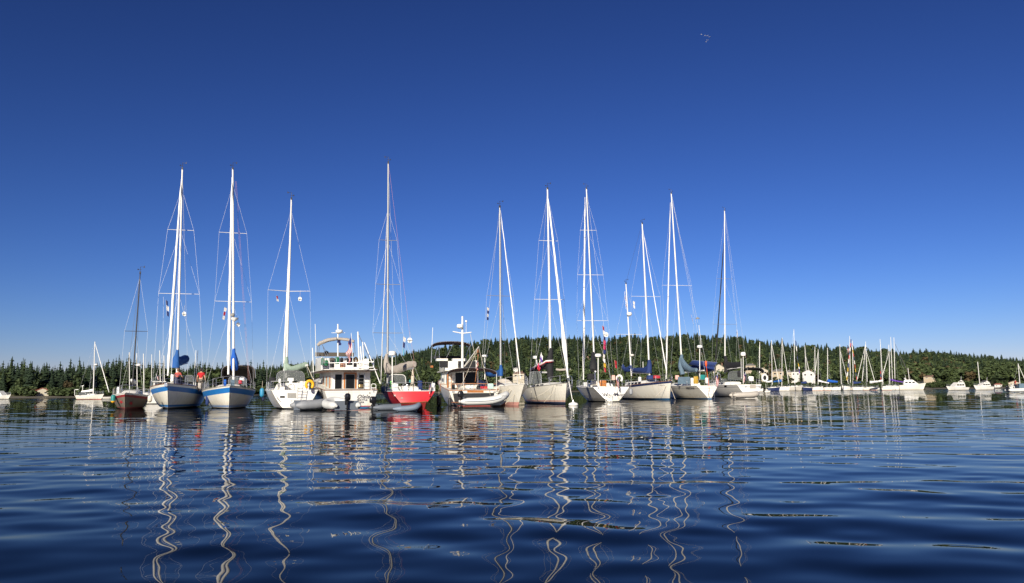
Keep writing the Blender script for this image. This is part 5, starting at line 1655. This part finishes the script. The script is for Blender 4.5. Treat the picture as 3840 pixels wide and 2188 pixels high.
clutter(J, [('barbecue', 'black round covered barbecue on the rail of the lettered transom sloop', 'barbecue', 2203, 1402, 2227, 1424, 1.8, .5, CK),
            ('companionway_door', 'varnished orange door board in the cockpit of the lettered transom sloop', 'door board', 2248, 1427, 2274, 1450, 2.2, .2, TEAK),
            ('towel', 'pink striped towel over the stern rail of the lettered transom sloop', 'towel', 2294, 1408, 2307, 1426, .3, .06, mat('towel_pink', (.72, .42, .36), .9)),
            ('sail_bag', 'grey crumpled bag on the side deck of the lettered transom sloop', 'sail bag', 2186, 1434, 2206, 1450, 4.0, .6, SAILG),
            ('seat_cushion', 'cream cockpit cushion left of the door board of the lettered transom sloop', 'cushion', 2214, 1430, 2240, 1446, 3.0, .5, CREAM)])
fender(2366, 1458, 1481, J, 1.0, 7, PVCG, 'round grey fender between the lettered transom and the ketch')

# ---------------------------------------------------------------- K grey white ketch
K = Craft('sailboat', 'off white ketch with a navy sheer stripe, two masts and dark blue covers', 'sailboat', 2511, 1500, -13, True, 13.0, 6.5 - .6)
K.hull(4.0, 1.95, 1.35, [('w', .16, 0), ('s', -.55, 1), ('s', -.22, 1), ('s', -.02, 2), ('s', 0, 1)], [ANTIFB, CREAM, NAVY], ts=.68, ob=.6, em=.33, eb=.8, rail=TEAKD)
K.trunk(.22, .66, 1.3, .85, .55, .45, win=4)
K.rig((2436, 1410), (2408, 837), 5.6, .115, ALU, [(1116, 2359, 2477)], .95, chain=1.9)
mm_, ma_, mb_ = K.mast, K.ma, K.mb_
K.furl(K.loc(2500, 1400, .6), K.loc(2411, 862, 5.4), .055, SAILW, seed=26)
K.rig((2368, 1410), (2347, 1062), 11.0, .10, ALU, [(1256, 2308, 2410)], .93, chain=1.3)
K.wire('triatic_stay', [mb_, K.mb_], WIRED)
mb = MB()
K.sleeve(mb, [(2434, 1350, 5.6, 5, 5), (2436, 1366, 5.6, 9, 7), (2434, 1400, 5.5, 11, 9)], seed=27)
K.sleeve(mb, [(2434, 1384, 5.6, 8, 15), (2415, 1390, 6.6, 8, 10), (2392, 1389, 8.4, 8, 9), (2372, 1388, 9.8, 6, 8)], seed=28)
K.part('sail_cover', mb, CNV)
mb = MB()
K.sleeve(mb, [(2366, 1370, 11.0, 5, 6), (2362, 1384, 11.2, 8, 11), (2345, 1388, 12.2, 7, 8), (2334, 1374, 12.8, 4, 9)], seed=29)
K.part('sail_cover', mb, CNV)
K.part('boom', MB().tube([K.loc(2434, 1400, 5.7), K.loc(2368, 1398, 10.5)], .075, 8), ALU)
K.pulpit(.66, 1.9); K.guard(.05, .86, 8, .6)
r = 11 * K.m
K.part('radome', MB().lathe(K.loc(2360, 1182, 10.7), [(r * .3, -.14), (r * .9, -.02), (r, .06), (r, .2), (r * .8, .3), (r * .4, .32)], 18), WPL, K.mast)
o = MB().lathe(K.loc(2370, 1332, 10.7), [(.06, -.2), (.24, -.08), (.26, .06), (.05, .12)], 14); K.part('deck_light', o, CREAM, K.mast)
K.pole('antenna', K.loc(2412, 1395, 7), K.loc(2411, 1357, 7), .03, WPL)
K.letter('La NANCY', 2481, 1446, 5)
us_flag(((2343, 1096), (2346, 1112)), (5, 50), K, 10.9, 'large striped flag beside the mizzen mast of the off white ketch', ((2342, 1094), (2348, 1160)), fold=.14, staffm=WIRE)
signal_flags([(2374, 1128), (2374, 1142), (2376, 1156)], K, 11.0, 'white pennant right of the mizzen mast of the off white ketch', [FWHT, FWHT], 8)
clutter(K, [('life_raft', 'bright red valise on the foredeck of the off white ketch', 'life raft', 2451, 1408, 2474, 1420, 3.0, .7, FRED),
            ('sail_bag', 'navy bag on the foredeck beside the red valise of the ketch', 'sail bag', 2426, 1408, 2450, 1424, 3.6, .7, CNV),
            ('cowl_vent', 'white cowl ventilator on the coachroof of the ketch', 'ventilator', 2394, 1414, 2404, 1432, 7.5, .3, WPL)])
motor_on_rail(K, 2346, 1400, 12.4, 'dark outboard clamped on the stern rail of the off white ketch')
for a, b_ in (((2520, 1425), (2458, 1488)), ((2506, 1424), (2532, 1498)), ((2510, 1424), (2520, 1470))): K.wire('mooring_line', [K.loc(*a, .1), K.loc((a[0] + b_[0]) / 2, (a[1] + b_[1]) / 2 + 3, 0), K.loc(*b_, -.4)], ROPE, .022)

# ---------------------------------------------------------------- L white sloop with slate cover
L_ = Craft('sailboat', 'pale hulled sloop with a white wedge transom, slate blue boom cover and navy awning', 'sailboat', 2660, 1497, -10.5, False, 12.0, -6.0 - .35)
L_.hull(3.8, 1.65, 1.42, [('w', .10, 0), ('s', -.30, 1), ('s', -.26, 2), ('s', 0, 1)], [ANTIFB, CREAM, CGY, WHITE], ts=.66, ob=1.2, osn=-.5, em=.5, es=1.25, eb=.9, rail=DECKW, tmat=3)
L_.trunk(.36, .76, 1.15, .7, .40, .30, win=2)
L_.rig((2559, 1400), (2517, 724), 7.4, .115, ALU, [(1076, 2482, 2600)], .96, chain=1.75)
L_.furl(L_.loc(2498, 1422, 11.5), L_.loc(2514, 760, 7.8), .105, SAILW, seed=30)
L_.wire('backstay', [L_.edge(0, 0, .2), L_.mb_]); L_.wire('topping_lift', [L_.loc(2650, 1375, 2.0), L_.mb_], WIRE, .010)
mb = MB()
L_.sleeve(mb, [(2557, 1332, 7.2, 5, 5), (2555, 1346, 7.0, 8, 7), (2553, 1375, 6.8, 10, 9), (2560, 1405, 6.6, 9, 9)], seed=31)
L_.sleeve(mb, [(2554, 1352, 7.0, 8, 15), (2572, 1376, 6.0, 9, 14), (2592, 1389, 4.6, 8, 9), (2612, 1388, 3.2, 6, 7)], seed=32)
L_.part('sail_cover', mb, CBG)
L_.part('boom', MB().tube([L_.loc(2560, 1398, 7.2), L_.loc(2640, 1390, 2.2)], .075, 8), ALU)
mb = MB()
q = [L_.loc(*p) for p in ((2580, 1370, 5.5), (2596, 1352, 4.2), (2690, 1360, 2.4), (2678, 1376, 2.0))]
mb.strip([q[0], q[3]], [q[1], q[2]])
q2 = [L_.loc(*p) for p in ((2582, 1372, 5.6), (2588, 1394, 5.4), (2680, 1394, 4.6), (2680, 1370, 4.8))]
mb.strip([q2[0], q2[3]], [q2[1], q2[2]])
o = L_.part('cockpit_awning', mb, CNV); o.modifiers.new('thickness', 'SOLIDIFY').thickness = .03
mb = MB().tube([q[1], q[2]], .03, 6)
for a_ in (q[0], q[3]): mb.tube([a_, a_ - V(0, 0, 1.6)], .02, 6)
L_.part('frame', mb, STEEL, o)
mb = MB(); L_.bx(mb, 2541, 1414, 2589, 1441, 2.6, .05); L_.part('weather_cloth', mb, CBG)
L_.radar(2624, 1295, 1424, .6, 10, 5)
L_.wheel(2680, 1414, 24, 1.4, spokes=8)
L_.pushpit(.66, 1.8); L_.guard(.15, .92, 7, .6)
L_.letter('ABEONA', 2588, 1457, 10, INK, offset=.010)
L_.letter('SEATTLE', 2677, 1452, 4.5, CGY)
L_.ladder((2664, 1461), (2670, 1497), 21, 3, -.7)
L_.pole('flag_staff', L_.loc(2661, 1466, -.3), L_.loc(2646, 1356, .2), .022, ORG)
e = MB().lathe(L_.loc(2648, 1376, .1), [(.03, 0), (.10, .12), (.13, .3), (.13, .52), (.05, .64)], 12); L_.part('dan_buoy', e, ORG)
us_flag(((2690, 1400), (2684, 1420)), (6, 38), L_, -.2, 'striped flag at the right of the white wedge transom', ((2692, 1396), (2682, 1440)), fold=.08)
flag(((2589, 1170), (2594, 1188)), (8, 36), 3, L_, 7.4, [FWHT, FRED, FWHT], 'small red and white flag under the right spreader of the wedge transom sloop', None, fold=.06)
e = MB().lathe(L_.loc(2616, 1196, 2.0), [(.24, -.02), (.22, .05), (.07, .14), (.04, .2)], 14); L_.part('wind_generator', e, CGY)
L_.pole('antenna', L_.loc(2630, 1305, .6), L_.loc(2621, 1220, .6), .02, WPL)
clutter(L_, [('jerry_can', 'yellow jerry can at the stern rail of the wedge transom sloop', 'jerry can', 2601, 1412, 2618, 1440, .6, .35, mat('can_yellow', (.42, .26, .03), .5)),
             ('cockpit_chair', 'teal cloth on the stern rail behind the radar pole of the wedge transom sloop', 'cloth', 2625, 1406, 2645, 1424, .8, .1, TEAL),
             ('deck_box', 'white box between the yellow can and the slate weather cloth', 'deck box', 2590, 1418, 2600, 1440, .8, .4, WPL),
             ('seat_cushion', 'pink striped cushion at the left rail of the wedge transom sloop', 'cushion', 2532, 1408, 2546, 1424, 4.2, .3, mat('towel_pink', (.72, .42, .36), .9)),
             ('life_buoy_case', 'white upright canister on the wedge transom', 'canister', 2645, 1417, 2656, 1438, .1, .35, WPL)])
motor_on_rail(L_, 2618, 1402, .6, 'black outboard clamped on the rail beside the radar pole of the wedge transom sloop')

# ---------------------------------------------------------------- M end sloop
M = Craft('sailboat', 'white sloop ending the raft, with black covers, black bimini and white ring buoy', 'sailboat', 2818, 1488, -10, False, 14.0, -7.0 - .35)
M.hull(4.3, 1.85, 1.60, [('w', .08, 0), ('s', -.32, 1), ('s', -.26, 2), ('s', 0, 1)], [ANTIF, CREAM, NAVY, WHITE], ts=.82, ob=1.0, osn=-.45, em=.42, es=.55, rail=DECKW, curve=.2, tmat=3)
M.trunk(.36, .78, 1.35, .8, .45, .35, win=3)
M.rig((2719, 1400), (2717, 789), 8.6, .11, ALU, [(1220, 2676, 2771), (1050, 2688, 2753)], .95, chain=1.9, sm=ALUG)
M.furl(M.loc(2679, 1420, 13.5), M.loc(2714, 912, 9.0), .125, SAILK, seed=33)
M.wire('backstay', [M.edge(0, 0, .2), M.mb_]); M.wire('topping_lift', [M.loc(2775, 1350, 3), M.mb_])
mb = MB()
M.sleeve(mb, [(2720, 1336, 8.5, 5, 5), (2722, 1352, 8.4, 7, 7), (2724, 1396, 8.2, 9, 8)], seed=34)
M.sleeve(mb, [(2722, 1370, 8.4, 7, 17), (2740, 1374, 7.4, 8, 14), (2765, 1370, 5.5, 8, 12), (2782, 1366, 4.4, 6, 9)], seed=35)
M.part('sail_cover', mb, CK)
M.part('boom', MB().tube([M.loc(2722, 1386, 8.4), M.loc(2785, 1378, 4.0)], .08, 8), ALU)
M.dodger((2730, 2800, 1425), (2736, 2794, 1428), 5.4, 7.4, (1392, 1398), CK)
M.dodger((2776, 2866, 1398), (2784, 2856, 1401), 1.0, 4.0, (1379, 1389), CK, win=False, name='bimini', ex=.7)
M.radar(2787, 1321, 1440, .3, 9.5, 7)
M.pole('antenna', M.loc(2780, 1420, .4), M.loc(2779, 1345, .4), .03, WPL)
M.wheel(2806, 1420, 10, 1.4)
M.pushpit(.66, 1.8); M.guard(.12, .92, 7, .6)
M.panel('transom_gate', [(2812, 1444), (2834, 1444), (2834, 1458), (2812, 1458)], CTAN)
for x in (2797, 2847): M.panel('navy_mark', [(x - 3, 1450), (x + 3, 1450), (x + 2, 1454), (x - 2, 1454)], NAVY)
M.panel('port_light', [(2716, 1446), (2725, 1446), (2725, 1453), (2716, 1453)], GLASS)
us_flag(((2795, 1397), (2789, 1408)), (-2, 34), M, .0, 'striped flag on the radar pole of the end sloop', ((2797, 1394), (2788, 1432)), fold=.08)
flag(((2764, 1236), (2762, 1250)), (4, 24), 3, M, 6, [FWHT, FBLU, FWHT], 'tiny white and blue burgee right of the mast of the end sloop')
c = M.loc(2868, 1418, -.2)
e = empty('ring_buoy', M.O + M.R @ c, 'white ring life buoy at the right stern rail of the end sloop', 'life buoy', None, M.psi)
R0 = 10 * M.m
mb = MB(); mb.tube([V(0, R0 * math.cos(k * .3307), R0 * math.sin(k * .3307) * 1.15) for k in range(20)], .12, 9); mb.build('ring', WPL, e)
MB().lathe((.05, 0, 0), [(R0 * .75, 0), (R0 * .75, .03), (.01, .04)], 16, 0, (1, 0, 0)).build('line_reel', CK, e)
clutter(M, [('cockpit_cushion', 'white padded cockpit seat back of the end sloop', 'cushion', 2808, 1412, 2826, 1430, 1.6, .3, WPL),
            ('barbecue', 'black covered grill on the left stern rail of the end sloop', 'grill', 2766, 1392, 2786, 1415, 1.2, .4, CK),
            ('skylight', 'white framed hatch with dark glass on the coachroof of the end sloop', 'hatch', 2702, 1420, 2726, 1438, 6.0, .5, VINYL)])
dinghy('tan inflatable under a fitted cover, tied behind the end sloop', 2796, 1495, 78, False, 3.4, 1.5, .30, PVCT, motor=False, up=.10, sheer=.12, seat=True, floor=PVCT)

# ---------------------------------------------------------------- boat behind A and B
W = Craft('motor_yacht', 'white cabin cruiser tucked behind the gap between the grey sloop and the white cutter', 'motor yacht', 590, 1516, -20, False, 9.0, -4.5)
W.hull(3.2, 1.5, 1.2, [('w', .08, 0), ('s', 0, 1)], [ANTIF, WHITE], ts=.9, ob=.8, osn=.05, em=.28)
mb = MB(); W.bx(mb, 574, 1432, 618, 1478, 1.6, 3.5, taper=.25); cb = W.part('cabin', mb, WHITE)
xw = W.loc(596, 1450, 1.6).x
mb = MB(); W.bx(mb, 580, 1437, 594, 1456, 1.5, .05, xp=xw + .06); W.part('window', mb, GLASS, cb)
mb = MB(); W.bx(mb, 598, 1437, 612, 1456, 1.5, .05, xp=xw + .06); W.part('window', mb, GLASS, cb)
mb = MB(); W.bx(mb, 572, 1430, 622, 1433, 1.2, 4.2); W.part('cabin_roof', mb, WHITE)
for x0, x1, yt in ((602, 599, 1315), (617, 615, 1334), (569, 569, 1330), (540, 538, 1327), (515, 513, 1325), (486, 485, 1322)):
    W.pole('outrigger_pole', W.loc(x0, 1480, 2.0), W.loc(x1, yt, 2.0), .04 if x0 != 569 else .03, ALU)
us_flag(((586, 1404), (588, 1414)), (8, 14), W, .6, 'small striped flag above the cabin roof of the tucked away cruiser', ((585, 1402), (592, 1425)), fold=.05)
e = MB().lathe(W.loc(520, 1372, 2.0), [(.1, -.1), (.28, 0), (.28, .12), (.1, .22)], 14); W.part('radome', e, WPL)
# ================================================================ boats at anchor farther off
def far_sail(label, x0, x1, wy, Y, hull, fb, mast, fore=None, spr=(), boom=None, rightbow=True, cab=True, group=None, mastm=None, sq=75, pole=None, back=True):
    """hull picture range x0..x1, waterline wy; mast=(base x, base y, top x, top y)"""
    if not rightbow: sq = -sq
    c = Craft('sailboat', label, 'sailboat', (x0 + x1) / 2, wy, -sq, True, 1.0, 0, group, Y)
    L = (x1 - x0) * c.m / math.sin(rad(abs(sq))) * .97
    c.L = L
    fbm = fb * c.m
    c.hull(L * .30, fbm * 1.12, fbm * .9, [('w', .12, 0), ('s', -.12, 1), ('s', 0, 2)], [ANTIFR if hull is CREAM else ANTIF, hull, WHITE], ts=.7, ob=L * .10, osn=L * .04, fill=3)
    if cab: c.trunk(.25, .70, L * .10, L * .07, .045 * L, .035 * L, win=3)
    bx_, by_, tx_, ty_ = mast
    c.rig((bx_, by_), (tx_, ty_), 0, .13, mastm or ALU, spr, .96, chain=L * .13, wr=.010, vane=False)
    if fore: c.furl(c.loc(fore[0], fore[1], 0), c.ma.lerp(c.mb_, fore[2]), .10, fore[3], seed=int(x0))
    if back: c.wire('backstay', [c.edge(0, 0, .1), c.mb_], WIRE, .011)
    if boom:
        b0, b1, col, thick = boom
        mb = MB(); c.sleeve(mb, [(*b0, 0, thick * 1.0, thick * 1.3), ((b0[0] + b1[0]) / 2, (b0[1] + b1[1]) / 2 + 1, .1, thick, thick), (*b1, .2, thick * .8, thick * .7)], seed=int(x0), n=8)
        c.part('sail_cover', mb, col)
        c.part('boom', MB().tube([c.loc(b0[0], b0[1] + 2, 0), c.loc(b1[0], b1[1] + 2, .2)], .07, 6), ALU)
    if pole: c.radar(pole[0], pole[1], by_, 0, 5, 3, r=.05)
    mb = MB(); 
    c.guard(.05, .95, 6, .6); c.pulpit(.6, L * .12)
    return c
LS = far_sail('cream sloop anchored alone off the left shore with a pale boom cover', 280, 398, 1499, None, CREAM, 18, (350, 1479, 356, 1282), (409, 1472, .98, SAILW), [(1372, 342, 368)], ((349, 1464), (306, 1469), SAILW, 4))
LS.part('wind_generator', MB().tube([LS.loc(310, 1470, .3), LS.loc(310, 1448, .3)], .05, 6).prism([LS.loc(302, 1449, .3), LS.loc(312, 1446, .3), LS.loc(315, 1444, .3), LS.loc(312, 1449, .3)], (0, .08, 0)), WPL)
LS.dodger((296, 322, 1483), (298, 320, 1484), -.6, .6, (1473, 1474), CGY)
mb = MB(); LS.bx(mb, 279, 1461, 286, 1463, 0, .8); mb.tube([LS.loc(280, 1484, 0), LS.loc(280, 1462, 0)], .05, 6)
LS.part('solar_arch', mb, WPL)
LS.part('radome', MB().lathe(LS.loc(360, 1370, -.2), [(.1, -.1), (.38, 0), (.38, .18), (.1, .3)], 12), WPL, LS.mast)
def rowboat(label, px, wy, L, m, axis=75):
    c = Craft('skiff', label, 'skiff', px, wy, axis, False, L, 0)
    c.hull(L * .36, .55, .42, [('w', .05, 0), ('s', 0, 0)], [m], ts=.8, ob=.3, osn=.05, d=.1, dip=.04, fill=2)
    c.part('thwart', MB().box(-.2, .1, -L * .15, L * .15, .40, .45), TEAKD)
rowboat('small white skiff beside the green fender of the small grey sloop', 409, 1497, 2.6, WHITE)
rowboat('white skiff drawn up on the left beach', 196, 1490, 3.6, WHITE)
def cruiser(label, x0, x1, wy, Y, rightbow, top, mid, m=None, sq=72, arch=True, group=None):
    if not rightbow: sq = -sq
    c = Craft('cabin_cruiser', label, 'motor yacht', (x0 + x1) / 2, wy, -sq, True, 1.0, 0, group, Y)
    L = (x1 - x0) * c.m / math.sin(rad(abs(sq))) * .97
    c.L = L
    hz = (wy - mid) * c.m
    c.hull(L * .31, hz * 1.08, hz * .72, [('w', .10, 0), ('s', 0, 1)], [ANTIF, m or WHITE], ts=.92, ob=L * .12, osn=.1, em=.28, fill=3)
    tz = (wy - top) * c.m
    z0, z1 = hz * .82, hz + (tz - hz) * .45
    cb = MB().box(-L * .34, L * .22, -L * .12, L * .12, z0, z1, tx=L * .02, tx1=L * .14, ty=L * .012)
    o = c.part('cabin', cb, WHITE)
    for sd in (1, -1):
        for i in range(3):
            xa = -L * .28 + i * L * .13
            q = [V(xa, sd * L * .114, z0 + (z1 - z0) * .45), V(xa + L * .105, sd * L * .114, z0 + (z1 - z0) * .45), V(xa + L * .095, sd * L * .111, z0 + (z1 - z0) * .85), V(xa, sd * L * .111, z0 + (z1 - z0) * .85)]
            c.part('window', MB().prism(q, (0, sd * .05, 0)), GLASS, o)
    fbm = MB().box(-L * .30, L * .06, -L * .115, L * .115, z1 + .003, z1 + (tz - z1) * .42, tx1=L * .06, ty=.05)
    c.part('flybridge', fbm, WHITE)
    if arch:
        a = MB()
        for sd in (1, -1): a.tube([V(-L * .22, sd * L * .10, z1 + (tz - z1) * .4), V(-L * .27, sd * L * .09, tz - .2)], .09, 6)
        a.tube([V(-L * .27, -L * .09, tz - .2), V(-L * .27, L * .09, tz - .2)], .10, 6)
        a.lathe(V(-L * .26, 0, tz - .15), [(.1, 0), (.35, .05), (.35, .2), (.1, .3)], 12)
        c.part('radar_arch', a, WHITE)
    c.guard(.45, .97, 6, .6)
    c.pole('antenna', V(-L * .2, .3, z1), V(-L * .24, .3, tz + 1.2), .03, WPL)
    return c
cruiser('white cabin cruiser cut off by the left edge of the picture', -48, 51, 1498, None, True, 1460, 1482)
GF = 'far boats rafted on the right'
YF = 300
far = [
 ('dark hulled sloop at the left end of the far row, nearest the ring buoy', 2880, 2925, 1463, NAVY, 15, (2896, 1443, 2893, 1276), (2922, 1440, .93, SAILW), [(1360, 2880, 2908)], ((2895, 1430), (2872, 1433), SAILW, 3)),
 ('white sloop right of the dark hulled one, blue boom cover', 2918, 2962, 1463, WHITE, 16, (2932, 1446, 2933, 1267), (2958, 1440, .93, SAILW), [(1378, 2918, 2948), (1320, 2924, 2940)], ((2931, 1428), (2900, 1432), CB2, 4)),
 ('white sloop with the tallest mast of the far row and a dark flag line', 2955, 3008, 1462, GREYH, 18, (2981, 1441, 2977, 1236), None, [(1372, 2958, 2998), (1312, 2963, 2979)], None),
 ('black hulled sloop in the middle of the far row', 3007, 3048, 1463, NAVY, 14, (3025, 1428, 3018, 1296), (3046, 1440, .72, SAILW), [(1386, 3011, 3031)], ((3024, 1434), (3004, 1436), CNV, 4)),
 ('cream sloop right of the black hulled sloop with a leaning furled jib', 3046, 3086, 1463, CREAM, 14, (3056, 1440, 3056, 1300), None, [(1393, 3044, 3078)], None),
 ('white sloop with a pale sail draped from mast to boom in the far row', 3084, 3118, 1463, CREAM, 12, (3068, 1442, 3068, 1311), (3050, 1438, .95, SAILW), [], ((3069, 1428), (3108, 1437), SAILW, 3)),
 ('sloop with a plain grey mast and bright blue boom cover in the far row', 3118, 3154, 1463, WHITE, 13, (3104, 1428, 3103, 1305), None, [(1370, 3094, 3112)], ((3103, 1428), (3140, 1433), CB, 5)),
 ('white sloop with a thin slanting forestay left of the far flag strings', 3156, 3190, 1463, WHITE, 16, (3155, 1442, 3149, 1292), (3181, 1440, .86, SAILW), [(1396, 3142, 3158), (1350, 3142, 3152)], None),
 ('tan hulled motor sailer with two masts dressed with signal flags', 3184, 3240, 1463, PVCT, 11, (3189, 1436, 3186, 1261), None, [], ((3200, 1436), (3228, 1434), CNV, 4)),
 ('white sloop behind the motor sailer, its mast a little lower', 3200, 3236, 1462, WHITE, 12, (3200, 1424, 3196, 1278), None, [(1383, 3192, 3208)], None),
 ('cream cutter with two splayed furled jibs and a thick cream mast in the far row', 3238, 3292, 1463, CREAM, 11, (3252, 1432, 3246, 1282), (3281, 1434, .80, SAILW), [(1376, 3240, 3262)], ((3262, 1434), (3300, 1430), SAILW, 4)),
 ('small white sloop at the foot of the cream cutter in the far row', 3262, 3300, 1464, WHITE, 9, (3233, 1430, 3246, 1290), (3213, 1430, .98, SAILW), [], None),
 ('white sloop with a bright thick mast and red flags beside it', 3308, 3346, 1463, CREAM, 10, (3311, 1442, 3300, 1272), None, [(1322, 3297, 3312)], ((3309, 1428), (3270, 1434), SAILW, 3)),
 ('white sloop crossed by an oblique brown spar in the far row', 3312, 3360, 1463, WHITE, 16, (3337, 1440, 3333, 1293), (3310, 1406, .80, SAILW), [(1370, 3330, 3340)], ((3338, 1424), (3386, 1434), FPUR, 3)),
 ('white ketch with the tallest pair of bright masts near the far trawler', 3340, 3400, 1463, WHITE, 14, (3347, 1432, 3340, 1264), None, [], None),
 ('white sloop whose mast stands just right of the tallest pair in the far row', 3352, 3412, 1463, WHITE, 13, (3356, 1420, 3352, 1266), (3424, 1440, .9, WIRED), [], None)]
for i, f in enumerate(far):
    lb, x0, x1, wy, hm, fb, ms, fo, sp, bm = f
    far_sail(lb, x0, x1, wy, YF + (i % 3) * 7 - 6, hm, fb, ms, fo, sp, bm, rightbow=(i % 4 != 3), group=GF)
far_sail('sloop whose bare mast rises behind the bimini of the end sloop', 2836, 2862, 1466, 240, WHITE, 12, (2848, 1400, 2849, 1283), None, [(1360, 2838, 2858)], None)
def fx(x, y, Y): return P(x, y, Y)
class Ref: pass
rf = Ref(); rf.Y, rf.psi = YF - 12, 0
signal_flags([(2982, 1275), (2988, 1335), (2994, 1375), (2996, 1400)], rf, 0, 'dark line of signal flags on the tallest far mast', [FBLU, FWHT, CK, FBLU, CK, FYEL, FWHT, FBLU, FPUR], 4)
signal_flags([(3174, 1425), (3182, 1345), (3190, 1270)], rf, 0, 'string of signal flags left of the dressed motor sailer mast', [FYEL, FWHT, FYEL, FBLU, FWHT, FRED, FBLU, FWHT, FRED, FBLU], 3.2)
signal_flags([(3192, 1285), (3202, 1350), (3212, 1425)], rf, 0, 'string of signal flags right of the dressed motor sailer mast', [FRED, FWHT, FYEL, FRED, FBLU, FWHT, FRED, FYEL, FBLU, FRED], 3.2)
signal_flags([(3301, 1390), (3302, 1425)], rf, 0, 'red flags hanging beside the thick bright far mast', [FRED, FBLU, FRED], 3.2)
us_flag(((3179, 1298), (3178, 1312)), (4, 14), rf, -1, 'red striped flag left of the dressed motor sailer mast', ((3180, 1296), (3176, 1330)), fold=.2)
T = cruiser('large cream trawler with a high bow at the right end of the far row', 3378, 3468, 1464, 292, True, 1420, 1440, CREAM)
T.pole('mast', V(-T.L * .1, 0, 3), V(-T.L * .12, 0, 8.0), .09, ALU)
cruiser('low white motor yacht at anchor left of the flybridge yacht', 3540, 3634, 1464, 236, False, 1428, 1449)
Q = cruiser('white flybridge motor yacht at anchor right of the low one', 3644, 3728, 1464, 240, False, 1432, 1447)
Q.pole('mast', V(Q.L * .15, 0, 2), V(Q.L * .17, 0, 8.4), .09, ALU)
cruiser('small white cruiser among the moorings at the far beach', 3782, 3816, 1461, 300, False, 1440, 1452)
far_sail('sloop cut off by the right edge of the picture with a leaning mast', 3806, 3872, 1460, 260, WHITE, 10, (3825, 1444, 3818, 1364), (3850, 1440, .95, SAILW), [], None)
RR = dinghy('pale rigid inflatable with a black outboard at the right edge of the picture', 3832, 1474, -84, True, 4.6, 1.9, .30, PVCW, group='inflatable dinghies among the boats', up=.18, sheer=.3)
RR.part('console', MB().box(-.6, .3, -.5, .5, .5, 1.5, tx=.1), CBG)
pq = RR.O + RR.R @ V(-.9, 0, .45)
person(pq, RR.psi, 'person in red driving the rigid inflatable at the right edge', 'stand', SHIRT, NAVYC, HAIR, .98)
cruiser('white runabout between the end sloop and the dark hulled far sloop', 2868, 2888, 1461, 190, True, 1446, 1453, arch=False)
# small person-sized details of the far row
# ---------------------------------------------------------------- gulls
for i, (x, y) in enumerate([(2630, 130), (2644, 134), (2653, 135), (2661, 140), (2652.5, 151.5), (2647.6, 158)]):
    p = P(x, y, 420)
    e = empty('gull', p, 'white gull gliding high in the blue sky, one of six', 'gull', 'gulls in the sky', .4 * i)
    b = MB().ball((0, 0, 0), .30, .10, .10, 10, 6); b.ball((.30, 0, .04), .08, .065, .065, 8, 5)
    b.prism([(-.26, -.04, 0), (-.46, -.10, .01), (-.46, .10, .01), (-.26, .04, 0)], (0, 0, .02))
    b.tube([(.36, 0, .04), (.44, 0, .02)], [.022, .004], 5)
    b.build('body', WPL, e)
    for sd in (1, -1):
        q = [(.12, sd * .08, .05), (.16, sd * .40, .16), (.02, sd * .78, .10), (-.06, sd * .70, .10), (-.04, sd * .40, .15), (-.12, sd * .08, .05)]
        MB().prism(q, (0, 0, .02)).build('wing', WPL, e)
